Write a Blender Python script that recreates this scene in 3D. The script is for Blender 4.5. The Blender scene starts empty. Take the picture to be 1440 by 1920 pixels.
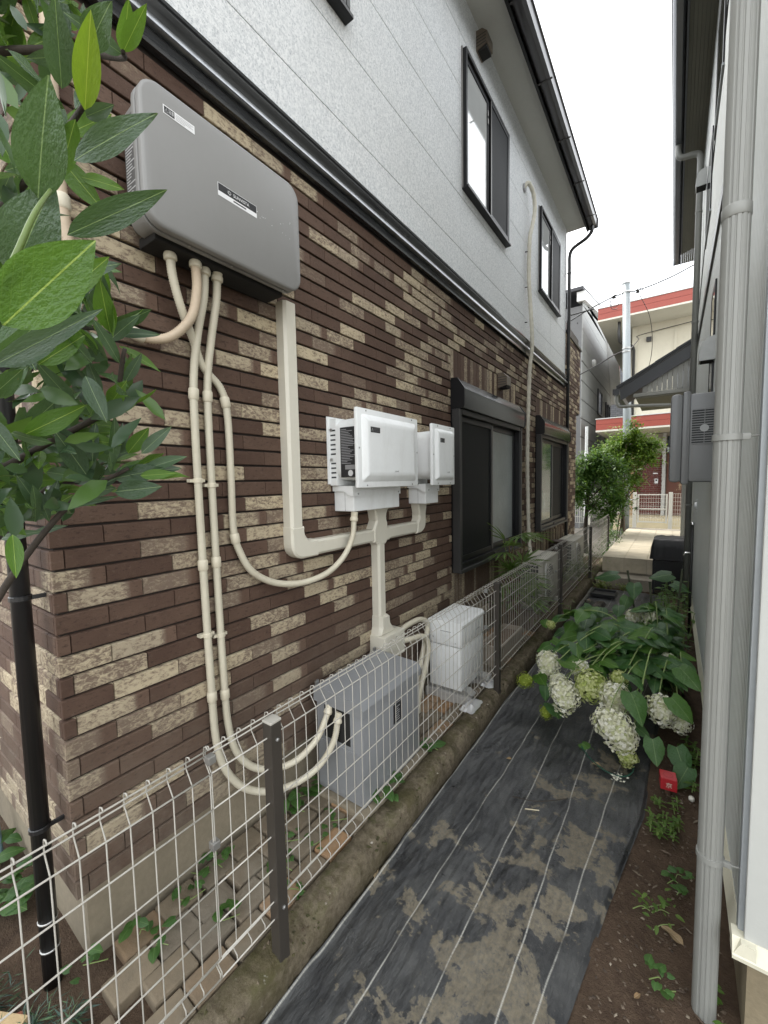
import bpy, bmesh, math, random
from mathutils import Vector, Matrix, noise as mnoise
R = math.radians
sc = bpy.context.scene
COL = sc.collection

# ------------------------------------------------------------------ camera
cam_d = bpy.data.cameras.new('camera'); cam = bpy.data.objects.new('camera', cam_d); COL.objects.link(cam)
cam_d.sensor_fit = 'HORIZONTAL'; cam_d.sensor_width = 36.0; cam_d.lens = 36.0*769.9/1440
cam_d.clip_start = 0.02; cam_d.clip_end = 400
def cam_rot(yaw, pitch, roll):
    f = Vector((math.sin(yaw)*math.cos(pitch), math.cos(yaw)*math.cos(pitch), math.sin(pitch)))
    r = Vector((math.cos(yaw), -math.sin(yaw), 0)); u = r.cross(f)
    r2 = math.cos(roll)*r+math.sin(roll)*u; u2 = -math.sin(roll)*r+math.cos(roll)*u
    return Matrix((r2, u2, -f)).transposed()
cam.matrix_world = Matrix.Translation((0, 0, 1.65)) @ cam_rot(-0.61527, -0.07331, -0.01919).to_4x4()
sc.camera = cam
sc.render.resolution_x = 768; sc.render.resolution_y = 1024

# ------------------------------------------------------------------ world, sun, exposure
SUN_EL, SUN_AZ = R(62), R(-60)          # azimuth from +Y towards +X
w = bpy.data.worlds.new('World'); sc.world = w; w.use_nodes = True
nt = w.node_tree; nt.nodes.clear()
out = nt.nodes.new('ShaderNodeOutputWorld'); bg = nt.nodes.new('ShaderNodeBackground')
sky = nt.nodes.new('ShaderNodeTexSky'); sky.sky_type = 'NISHITA'; sky.sun_disc = False
sky.sun_elevation = SUN_EL; sky.sun_rotation = SUN_AZ; sky.air_density = 1.0; sky.dust_density = 3.0
tc = nt.nodes.new('ShaderNodeTexCoord'); no = nt.nodes.new('ShaderNodeTexNoise')
no.inputs['Scale'].default_value = 2.2; no.inputs['Detail'].default_value = 5.0; no.inputs['Roughness'].default_value = .55
nt.links.new(tc.outputs['Generated'], no.inputs['Vector'])
rp = nt.nodes.new('ShaderNodeValToRGB'); rp.color_ramp.elements[0].position = .33; rp.color_ramp.elements[0].color = (.55, .55, .55, 1)
rp.color_ramp.elements[1].position = .6; rp.color_ramp.elements[1].color = (1, 1, 1, 1)
nt.links.new(no.outputs['Fac'], rp.inputs['Fac'])
mx = nt.nodes.new('ShaderNodeMixRGB'); mx.inputs['Color2'].default_value = (9.6, 9.8, 9.9, 1)
nt.links.new(rp.outputs['Color'], mx.inputs['Fac']); nt.links.new(sky.outputs['Color'], mx.inputs['Color1'])
nt.links.new(mx.outputs['Color'], bg.inputs['Color']); bg.inputs['Strength'].default_value = 0.1
nt.links.new(bg.outputs['Background'], out.inputs['Surface'])
sun_d = bpy.data.lights.new('sun', 'SUN'); sun_d.energy = 1.1; sun_d.angle = R(18); sun_d.color = (1, .95, .88)
sun = bpy.data.objects.new('sun', sun_d); COL.objects.link(sun)
sdir = Vector((math.sin(SUN_AZ)*math.cos(SUN_EL), math.cos(SUN_AZ)*math.cos(SUN_EL), math.sin(SUN_EL)))
sun.rotation_euler = (-sdir).to_track_quat('-Z', 'Y').to_euler(); sun.location = sdir*20
vs = sc.view_settings; vs.view_transform = 'Standard'; vs.look = 'None'; vs.gamma = 1; vs.use_curve_mapping = False
vs.exposure = 1.78
cy = sc.cycles; cy.max_bounces = 6; cy.diffuse_bounces = 3; cy.glossy_bounces = 3; cy.transmission_bounces = 3; cy.transparent_max_bounces = 4; cy.caustics_reflective = False; cy.caustics_refractive = False

# ------------------------------------------------------------------ node helpers / materials
class NM:
    def __init__(s, name):
        s.m = bpy.data.materials.new(name); s.m.use_nodes = True; s.t = s.m.node_tree; s.t.nodes.clear()
        s.out = s.t.nodes.new('ShaderNodeOutputMaterial')
    def set(s, sock, v):
        if isinstance(v, bpy.types.NodeSocket): s.t.links.new(v, sock)
        elif v is not None:
            if isinstance(v, (tuple, list)) and len(v) == 3 and sock.type == 'RGBA': v = (*v, 1)
            if isinstance(v, (int, float)) and sock.type == 'RGBA': v = (v, v, v, 1)
            sock.default_value = v
    def n(s, typ, **kw):
        nd = s.t.nodes.new('ShaderNode'+typ)
        for k, v in kw.items(): setattr(nd, k, v)
        return nd
    def m_(s, op, a, b=0.0, c=None):
        nd = s.n('Math', operation=op); s.set(nd.inputs[0], a); s.set(nd.inputs[1], b)
        if c is not None: s.set(nd.inputs[2], c)
        return nd.outputs[0]
    def mix(s, f, a, b, mode='MIX'):
        nd = s.n('MixRGB', blend_type=mode); s.set(nd.inputs[0], f); s.set(nd.inputs[1], a); s.set(nd.inputs[2], b); return nd.outputs[0]
    def ramp(s, f, *st):
        nd = s.n('ValToRGB'); e = nd.color_ramp.elements
        while len(e) < len(st): e.new(.5)
        for el, (p, c) in zip(e, st):
            el.position = p; el.color = (c, c, c, 1) if isinstance(c, (int, float)) else (*c, 1)
        s.set(nd.inputs[0], f); return nd.outputs[0]
    def noise(s, vec, scale, detail=4, rough=.6, dist=0):
        nd = s.n('TexNoise'); s.set(nd.inputs['Vector'], vec); nd.inputs['Scale'].default_value = scale
        nd.inputs['Detail'].default_value = detail; nd.inputs['Roughness'].default_value = rough; nd.inputs['Distortion'].default_value = dist
        return nd.outputs[0]
    def pos(s): return s.n('NewGeometry').outputs['Position']
    def obj(s): return s.n('TexCoord').outputs['Object']
    def sep(s, v):
        nd = s.n('SeparateXYZ'); s.set(nd.inputs[0], v); return nd.outputs
    def comb(s, x, y, z):
        nd = s.n('CombineXYZ'); s.set(nd.inputs[0], x); s.set(nd.inputs[1], y); s.set(nd.inputs[2], z); return nd.outputs[0]
    def scale(s, v, k):
        nd = s.n('VectorMath', operation='MULTIPLY'); s.set(nd.inputs[0], v); nd.inputs[1].default_value = k; return nd.outputs[0]
    def white(s, v):
        nd = s.n('TexWhiteNoise', noise_dimensions='3D'); s.set(nd.inputs[0], v); return nd.outputs
    def rnd(s): return s.n('ObjectInfo').outputs['Random']
    def bump(s, h, strength=.3, dist=.002):
        nd = s.n('Bump'); nd.inputs['Strength'].default_value = strength; nd.inputs['Distance'].default_value = dist; s.set(nd.inputs['Height'], h); return nd.outputs[0]
    def bsdf(s, col, rough=.6, metal=0, normal=None, spec=.5, coat=0, trans=0):
        b = s.n('BsdfPrincipled'); s.set(b.inputs['Base Color'], col); s.set(b.inputs['Roughness'], rough); s.set(b.inputs['Metallic'], metal)
        b.inputs['Specular IOR Level'].default_value = spec; b.inputs['Coat Weight'].default_value = coat
        b.inputs['Transmission Weight'].default_value = trans
        if normal is not None: s.set(b.inputs['Normal'], normal)
        return b.outputs[0]
    def fin(s, sh): s.t.links.new(sh, s.out.inputs[0]); return s.m

MC = {}
def mat(name, col, rough=.55, metal=0, var=.12, vs_=3.0, bump=0, bs=120, spec=.5, coat=0, dirt=0, dirtcol=(.10, .085, .06)):
    """plain painted / moulded surface with slight mottling, grime and micro relief"""
    if name in MC: return MC[name]
    N = NM(name); p = N.pos()
    a = N.noise(p, vs_, 6, .65); b = N.noise(p, vs_*14, 3, .6)
    f = N.m_('ADD', N.m_('MULTIPLY', a, .7), N.m_('MULTIPLY', b, .3))
    k0 = tuple(c*(1-var) for c in col); k1 = tuple(min(1, c*(1+var)) for c in col)
    c = N.mix(N.ramp(f, (.3, 0.0), (.7, 1.0)), k0, k1)
    if dirt:
        sp = N.scale(p, (9, 9, 2.2)); d = N.ramp(N.noise(sp, 1.3, 8, .72), (.48, 0.0), (.75, dirt))
        c = N.mix(d, c, dirtcol)
    r = N.m_('ADD', N.m_('MULTIPLY', b, .08), rough-.04)
    nm = N.bump(N.noise(p, bs, 3, .6), bump, .003) if bump else None
    MC[name] = N.fin(N.bsdf(c, r, metal, nm, spec, coat)); return MC[name]

WALLX, CORY, BZ0, BH, BW = -1.5, 0.409, 1.467, 0.0659, 0.217
def brick_material(name, uw, zh, z0, stagger, u0):
    N = NM(name); p = N.pos(); x, y, z = N.sep(p)[:]
    u = N.m_('SUBTRACT', N.m_('SUBTRACT', y, N.m_('ADD', x, -WALLX)), u0)     # runs round the corner
    row = N.m_('FLOOR', N.m_('DIVIDE', N.m_('SUBTRACT', z, z0), zh))
    par = N.m_('MODULO', N.m_('ADD', row, 100.0), 2.0)
    ul = N.m_('DIVIDE', N.m_('SUBTRACT', u, N.m_('MULTIPLY', N.m_('SUBTRACT', 1.0, par), stagger)), uw)
    colm = N.m_('FLOOR', ul); fr = N.m_('FRACT', ul)
    wn = N.white(N.comb(colm, row, 3.3)); r1 = wn[0]; rc = N.sep(wn[1]); r2, r3 = rc[0], rc[1]
    pv = N.comb(u, N.m_('MULTIPLY', z, 1.0), r2)
    # paleness of this brick, with a soft vertical break inside some bricks
    pale = N.ramp(r1, (.52, 0.0), (.55, .35), (.66, .55), (.84, .85), (1.0, 1.0))
    edge = N.ramp(N.m_('ADD', fr, N.m_('MULTIPLY', N.m_('SUBTRACT', N.noise(pv, 25, 2), .5), .22)), (.16, 0.0), (.27, 1.0))
    sel = N.m_('GREATER_THAN', r3, .5); flip = N.mix(N.m_('GREATER_THAN', r2, .5), edge, N.m_('SUBTRACT', 1.0, N.ramp(fr, (.70, 0.0), (.83, 1.0))))
    pale = N.m_('MULTIPLY', pale, N.mix(sel, 1.0, flip))
    sp = N.comb(N.m_('MULTIPLY', u, .62), z, r2)
    spk = N.noise(sp, 85, 6, .75, .5); blot = N.noise(sp, 17, 4, .6)
    thr = N.m_('ADD', N.m_('MULTIPLY', spk, .86), N.m_('MULTIPLY', blot, .24))
    m = N.ramp(N.m_('ADD', thr, N.m_('MULTIPLY', N.m_('SUBTRACT', pale, .62), .16)), (.485, 0.0), (.625, 1.0))
    tone = N.m_('ADD', N.m_('MULTIPLY', r2, .55), N.m_('MULTIPLY', N.noise(pv, 7, 4), .6))
    brown = N.mix(N.ramp(tone, (.25, 0.0), (.85, 1.0)), (.076, .044, .031), (.132, .083, .059))
    pit = N.noise(N.comb(N.m_('MULTIPLY', u, .45), z, r3), 120, 3, .7)
    brown = N.mix(N.ramp(pit, (.56, 0.0), (.68, .75)), brown, (.044, .026, .019))
    brown = N.mix(N.ramp(N.noise(pv, 60, 5, .7), (.58, 0.0), (.75, .35)), brown, (.19, .145, .115))
    taupe = N.mix(.6, brown, (.235, .183, .138))
    cream = N.mix(r3, (.52, .435, .295), (.37, .31, .222))
    c = N.mix(N.ramp(pale, (0.0, 0.0), (.35, .85)), brown, taupe)
    c = N.mix(N.m_('MULTIPLY', m, N.ramp(pale, (0.0, 0.0), (.6, 1.0))), c, cream)
    # efflorescence flecks and dusty foot of the wall
    fl = N.m_('MULTIPLY', N.ramp(N.noise(pv, 120, 4, .8), (.71, 0.0), (.74, .8)), N.ramp(N.noise(pv, 3.0, 2), (.5, 0.0), (.62, 1.0)))
    c = N.mix(fl, c, (.55, .52, .47))
    ft = N.m_('MULTIPLY', N.ramp(z, (.36, .55), (.95, 0.0)), N.ramp(N.noise(pv, 9, 6, .7), (.35, .2), (.7, 1.0)))
    c = N.mix(ft, c, (.21, .185, .145))
    h = N.m_('ADD', N.m_('MULTIPLY', N.noise(pv, 230, 4, .7), .7), N.m_('MULTIPLY', m, .5))
    return N.fin(N.bsdf(c, .78, 0, N.bump(h, .6, .004), .3))

def speckle_siding():
    N = NM('speckled_white_siding'); p = N.pos()
    a = N.noise(p, 75, 4, .75); b = N.noise(p, 120, 2, .6); d = N.noise(p, 2.0, 4)
    c = N.mix(N.ramp(a, (.36, 0.0), (.60, 1.0)), (.48, .50, .515), (.74, .75, .75))
    c = N.mix(N.ramp(b, (.60, 0.0), (.66, .8)), c, (.25, .275, .31))
    c = N.mix(N.ramp(N.noise(p, 100, 2), (.60, 0.0), (.66, .8)), c, (.78, .79, .79))
    c = N.mix(N.ramp(d, (.4, 0.0), (.7, .10)), c, (.36, .35, .32))
    return N.fin(N.bsdf(c, .6, 0, N.bump(N.m_('ADD', a, b), .22, .004), .35))

def leaf_material(name, cols, midrib=(.22, .30, .08), gloss=.38, vein=.35, transl=.28, holes=False):
    N = NM(name); o = N.sep(N.obj()); x, y = o[0], o[1]; ax = N.m_('ABSOLUTE', x); r = N.rnd()
    st = [(i/max(1, len(cols)-1), c) for i, c in enumerate(cols)]
    c = N.ramp(r, *st)
    c = N.mix(N.ramp(N.noise(N.comb(x, y, r), 9, 4), (.3, 0.0), (.75, .5)), c, N.mix(.5, c, (.02, .05, .015)))
    sv = N.m_('FRACT', N.m_('MULTIPLY', N.m_('SUBTRACT', y, N.m_('MULTIPLY', ax, .9)), 9.0))
    svm = N.ramp(N.m_('ABSOLUTE', N.m_('SUBTRACT', sv, .5)), (.015, vein), (.06, 0.0))
    c = N.mix(svm, c, N.mix(.55, c, midrib))
    mr = N.ramp(ax, (.008, .9), (.016, 0.0)); c = N.mix(mr, c, midrib)
    c = N.mix(N.ramp(N.noise(N.comb(x, y, N.m_('MULTIPLY', r, 50.0)), 7, 3, .6), (.72, 0.0), (.76, .8)), c, (.13, .085, .02))
    b = N.n('BsdfPrincipled'); N.set(b.inputs['Base Color'], c); b.inputs['Roughness'].default_value = gloss; b.inputs['Specular IOR Level'].default_value = .45
    N.set(b.inputs['Normal'], N.bump(N.m_('ADD', N.m_('MULTIPLY', svm, -.5), N.noise(N.comb(x, y, r), 14, 2)), .25, .03))
    tr = N.n('BsdfTranslucent'); N.set(tr.inputs['Color'], N.mix(.5, c, (.20, .34, .03), 'ADD'))
    ms = N.n('MixShader'); ms.inputs[0].default_value = transl
    N.t.links.new(b.outputs[0], ms.inputs[1]); N.t.links.new(tr.outputs[0], ms.inputs[2])
    return N.fin(ms.outputs[0])

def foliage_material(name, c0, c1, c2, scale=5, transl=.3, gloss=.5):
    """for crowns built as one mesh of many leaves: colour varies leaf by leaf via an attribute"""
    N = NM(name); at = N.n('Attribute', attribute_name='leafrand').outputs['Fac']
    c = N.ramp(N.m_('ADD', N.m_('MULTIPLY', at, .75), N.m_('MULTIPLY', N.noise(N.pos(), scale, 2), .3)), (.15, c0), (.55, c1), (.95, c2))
    b = N.bsdf(c, gloss, 0, None, .4); tr = N.n('BsdfTranslucent'); N.set(tr.inputs['Color'], N.mix(.4, c, (.2, .34, .03), 'ADD'))
    ms = N.n('MixShader'); ms.inputs[0].default_value = transl
    N.t.links.new(b, ms.inputs[1]); N.t.links.new(tr.outputs[0], ms.inputs[2]); return N.fin(ms.outputs[0])

# ------------------------------------------------------------------ mesh helpers
class MB:
    def __init__(s): s.v = []; s.f = []
    def add(s, vs, fs):
        o = len(s.v); s.v += [tuple(v) for v in vs]; s.f += [tuple(i+o for i in f) for f in fs]; return s
    def box(s, x0, x1, y0, y1, z0, z1, b=0.0):
        x0, x1 = min(x0, x1), max(x0, x1); y0, y1 = min(y0, y1), max(y0, y1); z0, z1 = min(z0, z1), max(z0, z1)
        if b <= 0:
            return s.add([(x0, y0, z0), (x1, y0, z0), (x1, y1, z0), (x0, y1, z0), (x0, y0, z1), (x1, y0, z1), (x1, y1, z1), (x0, y1, z1)],
                         [(0, 3, 2, 1), (4, 5, 6, 7), (0, 1, 5, 4), (1, 2, 6, 5), (2, 3, 7, 6), (3, 0, 4, 7)])
        bm = bmesh.new(); bmesh.ops.create_cube(bm, size=1)
        for v in bm.verts: v.co = Vector(((x0+x1)/2+v.co.x*(x1-x0), (y0+y1)/2+v.co.y*(y1-y0), (z0+z1)/2+v.co.z*(z1-z0)))
        bmesh.ops.bevel(bm, geom=bm.edges[:], offset=b, segments=2, profile=.6, affect='EDGES', clamp_overlap=True)
        bm.verts.index_update(); s.add([v.co[:] for v in bm.verts], [[v.index for v in f.verts] for f in bm.faces]); bm.free(); return s
    def prism(s, poly, axis, a, b):
        """poly: list of 2-D points in the other two axes (in x,y,z order), extruded from a to b along axis"""
        def P(p, t): q = [p[0], p[1]]; q.insert(axis, t); return q
        n = len(poly); vs = [P(p, a) for p in poly]+[P(p, b) for p in poly]
        fs = [tuple(range(n)), tuple(range(2*n-1, n-1, -1))]+[(i, i+n, (i+1) % n+n, (i+1) % n) for i in range(n)]
        return s.add(vs, fs)
    def strip(s, prof, axis, a, b):
        """open profile extruded along axis"""
        def P(p, t): q = [p[0], p[1]]; q.insert(axis, t); return q
        n = len(prof); return s.add([P(p, a) for p in prof]+[P(p, b) for p in prof], [(i, i+1, i+1+n, i+n) for i in range(n-1)])
    def tube(s, pts, r, seg=8, cap=True, rfun=None):
        pts = [Vector(p) for p in pts]; n = len(pts); o = len(s.v); prev = None
        for i, p in enumerate(pts):
            t = (pts[min(i+1, n-1)]-pts[max(i-1, 0)]).normalized()
            if prev is None: a = t.orthogonal().normalized()
            else:
                a = prev-t*prev.dot(t); a = a.normalized() if a.length > 1e-6 else t.orthogonal().normalized()
            prev = a; b = t.cross(a); rr = rfun(i) if rfun else (r[i] if isinstance(r, (list, tuple)) else r)
            for k in range(seg):
                an = 2*math.pi*k/seg; q = p+(a*math.cos(an)+b*math.sin(an))*rr; s.v.append(q[:])
        for i in range(n-1):
            for k in range(seg):
                k2 = (k+1) % seg; s.f.append((o+i*seg+k, o+i*seg+k2, o+(i+1)*seg+k2, o+(i+1)*seg+k))
        if cap: s.f.append(tuple(o+k for k in range(seg-1, -1, -1))); s.f.append(tuple(o+(n-1)*seg+k for k in range(seg)))
        return s
    def lathe(s, prof, c, axis=2, seg=20):
        """prof: (radius, height) pairs round a vertical (or other) axis through c"""
        o = len(s.v); n = len(prof); c = Vector(c)
        for r, h in prof:
            for k in range(seg):
                an = 2*math.pi*k/seg; q = [r*math.cos(an), r*math.sin(an)]; q.insert(axis, h); s.v.append((c+Vector(q))[:])
        for i in range(n-1):
            for k in range(seg):
                k2 = (k+1) % seg; s.f.append((o+i*seg+k, o+i*seg+k2, o+(i+1)*seg+k2, o+(i+1)*seg+k))
        s.f.append(tuple(o+k for k in range(seg))); s.f.append(tuple(o+(n-1)*seg+k for k in range(seg))); return s
    def rrstack(s, rings, y0, y1, z0, z1, r, seg=6):
        """rounded-rectangle outlines in the y-z plane at several x: (x, inset)"""
        o = len(s.v); m = 0
        for x, ins in rings:
            a0, a1, b0, b1 = y0+ins, y1-ins, z0+ins, z1-ins; rr = max(.002, r-ins); ring = []
            for cy, cz, st in ((a1-rr, b1-rr, 0), (a0+rr, b1-rr, 90), (a0+rr, b0+rr, 180), (a1-rr, b0+rr, 270)):
                for k in range(seg+1):
                    an = R(st+90*k/seg); ring.append((x, cy+rr*math.cos(an), cz+rr*math.sin(an)))
            m = len(ring); s.v += ring
        for i in range(len(rings)-1):
            for k in range(m):
                k2 = (k+1) % m; s.f.append((o+i*m+k, o+i*m+k2, o+(i+1)*m+k2, o+(i+1)*m+k))
        s.f.append(tuple(o+k for k in range(m-1, -1, -1))); s.f.append(tuple(o+(len(rings)-1)*m+k for k in range(m))); return s
    def mesh(s, name, m, smooth=False, fix=True):
        me = bpy.data.meshes.new(name); me.from_pydata(s.v, [], s.f)
        if fix:
            bm = bmesh.new(); bm.from_mesh(me); bmesh.ops.recalc_face_normals(bm, faces=bm.faces[:]); bm.to_mesh(me); bm.free()
        if m: me.materials.append(m)
        if smooth is not False:
            for p in me.polygons: p.use_smooth = True
            if smooth is not True:
                bm = bmesh.new(); bm.from_mesh(me)
                for e in bm.edges:
                    if len(e.link_faces) == 2 and e.calc_face_angle(0) > R(smooth): e.smooth = False
                bm.to_mesh(me); bm.free()
        return me
    def build(s, name, m, parent=None, smooth=False, fix=True): return obj(name, s.mesh(name, m, smooth, fix), parent)

def obj(name, me, parent=None, mw=None):
    o = bpy.data.objects.new(name, me); COL.objects.link(o)
    if parent is not None:
        o.parent = parent; o.matrix_parent_inverse = wmat(parent).inverted()
    if mw is not None: o.matrix_basis = mw
    return o
def wmat(o):
    if o.type == 'EMPTY' and o.parent is None: return Matrix.Translation(o.location)
    m = o.matrix_basis.copy()
    return m if o.parent is None else wmat(o.parent) @ o.matrix_parent_inverse @ m
def tag(o, label, cat, group=None):
    o['label'] = label; o['category'] = cat
    if group: o['group'] = group
    return o
def thing(name, label, cat, loc, group=None):
    o = bpy.data.objects.new(name, None); COL.objects.link(o); o.location = loc; o.empty_display_size = .1
    return tag(o, label, cat, group)
def struct(o): o['kind'] = 'structure'; return o
def stuff(o): o['kind'] = 'stuff'; return o
def bez(pts, n=12):
    """Catmull-Rom through the points"""
    P = [Vector(p) for p in pts]; P = [P[0]*2-P[1]]+P+[P[-1]*2-P[-2]]; o = []
    for i in range(1, len(P)-2):
        for k in range(n):
            t = k/n; a, b, c, d = P[i-1], P[i], P[i+1], P[i+2]
            o.append(.5*((2*b)+(c-a)*t+(2*a-5*b+4*c-d)*t*t+(3*b-a-3*c+d)*t**3))
    o.append(P[-2]); return o
def resample(pts, step):
    o = [pts[0]]; acc = 0
    for a, b in zip(pts, pts[1:]):
        d = (b-a).length
        while acc+d >= step:
            t = (step-acc)/d; a = a.lerp(b, t); o.append(a.copy()); d = (b-a).length; acc = 0
        acc += d
    return o
def text(name, s, size, mw, m, parent, align='LEFT', sx=1.0):
    cu = bpy.data.curves.new(name, 'FONT'); cu.body = s; cu.size = size; cu.align_x = align; cu.align_y = 'CENTER'
    t = bpy.data.objects.new(name, cu); COL.objects.link(t); dg = bpy.context.evaluated_depsgraph_get()
    me = bpy.data.meshes.new_from_object(t.evaluated_get(dg)); bpy.data.objects.remove(t); bpy.data.curves.remove(cu)
    for v in me.vertices: v.co.x *= sx
    me.materials.clear(); me.materials.append(m); return obj(name, me, parent, mw)
def on_wall(x, y, z): return Matrix.Translation((x, y, z)) @ Matrix(((0, 0, 1, 0), (1, 0, 0, 0), (0, 1, 0, 0), (0, 0, 0, 1)))      # faces +X
def on_end(x, y, z): return Matrix.Translation((x, y, z)) @ Matrix(((1, 0, 0, 0), (0, 0, -1, 0), (0, 1, 0, 0), (0, 0, 0, 1)))       # faces -Y
def nz(x, y, z=0, s=1.0): return mnoise.noise(Vector((x*s, y*s, z*s)))
rng = random.Random(7)

# common materials
M_BLACKALU = mat('black_aluminium', (.008, .008, .009), .36, 0, .15, spec=.35)
M_GREYALU = mat('bronze_grey_aluminium', (.045, .044, .043), .42, .2, .1, spec=.35)
M_WHITE = mat('white_powder_coat', (.77, .785, .78), .42, 0, .04, bump=.05, bs=300, dirt=.22, dirtcol=(.40, .38, .33))
M_CREAM = mat('cream_plastic', (.60, .55, .43), .45, 0, .06, dirt=.22, dirtcol=(.28, .23, .15))
M_SILVER = mat('galvanised_steel', (.42, .42, .41), .38, .8, .15)
M_CONCRETE = mat('foundation_concrete', (.215, .182, .130), .9, 0, .25, 3.5, bump=.5, bs=90, dirt=.35, dirtcol=(.14, .12, .08))
M_DARK = mat('dark_gap', (.012, .011, .010), .9)
M_BLACK = mat('black_plastic', (.012, .012, .013), .35, 0, .2)
M_INK = mat('white_print', (.75, .75, .75), .6, var=.02); M_KINK = mat('black_print', (.02, .02, .022), .5, var=.05)

# ================================================================== THE BRICK-CLAD HOUSE (left)
house = thing('brick_house', 'two storey house clad in brown brick below and speckled white panels above', 'house', (-2.5, 4, 0))
M_BRICK = brick_material('mottled_brown_brick', BW, BH, BZ0, .108, .445)
M_SOLD = brick_material('mottled_brown_brick_upright', BH, 4*BH, BZ0-BH, 0.0, 3.09)
M_SIDING = speckle_siding()
M_JOINT = mat('dark_joint', (.022, .016, .013), .9, bump=.3)
# wall core, set back so that the brick joints are real recesses
MB().box(-4.2, WALLX-.0125, CORY+.0125, 7.27, .345, 5.6).box(-4.0, WALLX-.0135, 7.28, 8.3, .345, 4.0).box(-3.99, WALLX-.0145, 8.2, 8.6, 2.83, 4.0).build('wall', M_JOINT, house)
MB().box(-4.1, WALLX-.035, CORY+.035, 8.28, -.1, .352).build('foundation', M_CONCRETE, house)
OPEN1 = (3.09, 4.76, .874, 2.456); OPEN2 = (5.585, 7.235, .94, 2.456)
def brick_unit(L, H, d=.012, ch=.0022):
    """brick face proud of the wall: local y along the course, z up, x outwards, origin at the back lower corner"""
    m = MB(); a = [(0, 0, 0), (0, L, 0), (0, L, H+.001), (0, 0, H+.001)]; b = [(d-ch-(.003 if z > 0 else 0), y, min(z, H)) for _, y, z in a]
    c = [(d, y+(ch*.6 if y == 0 else -ch*.6), z+ch if z == 0 else H-.004) for _, y, z in a]
    m.add(a+b+c, [(0, 1, 5, 4), (1, 2, 6, 5), (2, 3, 7, 6), (3, 0, 4, 7), (4, 5, 9, 8), (5, 6, 10, 9), (6, 7, 11, 10), (7, 4, 8, 11), (8, 9, 10, 11)]); return m
GZ, GY = .0085, .0022
cells = []                                   # (y0, y1, row)
for k in range(-17, 39):
    z0 = BZ0+k*BH; j0 = .445 if k % 2 else .553
    spans = []
    if z0+BH <= 3.16: spans.append((CORY, 8.3 if z0 < 2.79 else 8.6))
    else: spans.append((7.30, 8.6))
    if z0 > 4.0: continue
    for lo, hi in spans:

        edges = [lo]+[j0+BW*i for i in range(45) if lo+.01 < j0+BW*i < hi-.01]+[hi]
        for a, b in zip(edges, edges[1:]):
            segs = [(a, b)]
            for (o0, o1, p0, p1) in (OPEN1, OPEN2):
                q0, q1 = (p0-4*BH if p0 < 0.9 else p0-4*BH), p1+4*BH
                zr0, zr1 = (.61, 2.456+4*BH) 
                if z0 >= zr0-.01 and z0+BH <= zr1+.01:
                    ns = []
                    for c, d in segs:
                        if d <= o0 or c >= o1: ns.append((c, d))
                        else:
                            if c < o0-.015: ns.append((c, o0))
                            if d > o1+.015: ns.append((o1, d))
                    segs = ns
            cells += [(c, d, k) for c, d in segs]
def vis(c):                                   # how large this brick shows from the alley
    y = (c[0]+c[1])/2; z = BZ0+(c[2]+.5)*BH
    if .66 < y < 1.27 and 2.38 < z < 2.88: return -1
    if y < .75 and 1.75 < z < 2.6: return -1
    return (c[1]-c[0])/((1.5**2+y*y+(z-1.65)**2)**1.5) if z-1.65 < 1.05*y+.9 else -1
cells.sort(key=vis, reverse=True)
shared = {}
for i, (a, b, k) in enumerate(cells[:300]):
    L = round(b-a-GY, 3)
    if L not in shared: shared[L] = brick_unit(L, BH-GZ).mesh('brick', M_BRICK)
    obj('brick', shared[L], house, Matrix.Translation((WALLX-.012+rng.uniform(-.0012, .0012), a+GY/2, BZ0+k*BH+GZ/2)))
rest = MB()
for a, b, k in cells[300:]:
    u = brick_unit(b-a-GY, BH-GZ); jx = rng.uniform(-.0012, .0012); rest.add([(x+WALLX-.012+(jx if x > .001 else 0), y+a+GY/2, z+BZ0+k*BH+GZ/2) for x, y, z in u.v], u.f)
for k in range(-17, 26):                      # the end wall that turns the corner
    x = WALLX-.0128; off = (.07 if k % 2 else .15); first = True
    while x > -2.75:
        L = off if first else BW; first = False
        u = brick_unit(L-GY, BH-GZ); zz = BZ0+k*BH+GZ/2
        rest.add([(x-L+y+GY/2, CORY+.012-dx+.0003, zz+z) for dx, y, z in u.v], u.f); x -= L
stuff(rest.build('brick_facing', M_BRICK, house))
# upright bricks above and below the ground-floor windows
for (o0, o1, p0, p1) in (OPEN1, OPEN2):
    for zb, hh in ((.61, p0-.61), (2.4555, 4*BH)):
        n = int((o1-o0)/BH); wv = (o1-o0)/n; u = brick_unit(wv-GY, hh-GZ).mesh('upright_brick', M_SOLD)
        for i in range(n): obj('upright_brick', u, house, Matrix.Translation((WALLX-.012, o0+i*wv+GY/2, zb+GZ/2)))
# black string course between the storeys: board, bead lightened and tilted to carry a sky highlight, cove, top lip
z = 3.134; X0 = WALLX-.002
prof = [(X0, z-.006), (X0+.028, z-.006), (X0+.030, z+.034), (X0+.026, z+.040), (X0+.026, z+.048)]
prof += [(X0+.030, z+.060), (X0+.024, z+.078)]
bead = [(X0+.024, z+.047), (X0+.046, z+.046), (X0+.053, z+.051), (X0+.0515, z+.058), (X0+.0465, z+.074), (X0+.041, z+.082), (X0+.024, z+.083)]
prof += [(X0+.028, z+.086), (X0+.030, z+.100), (X0+.036, z+.114), (X0+.047, z+.124), (X0+.047, z+.134), (X0+.040, z+.136), (X0+.040, z+.146), (X0+.046, z+.148), (X0+.046, z+.160), (X0, z+.166)]
N_ = NM('glossy_black_trim'); pp = N_.pos(); n1 = N_.noise(N_.scale(pp, (30, 2, 30)), 1.5, 5)
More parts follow.
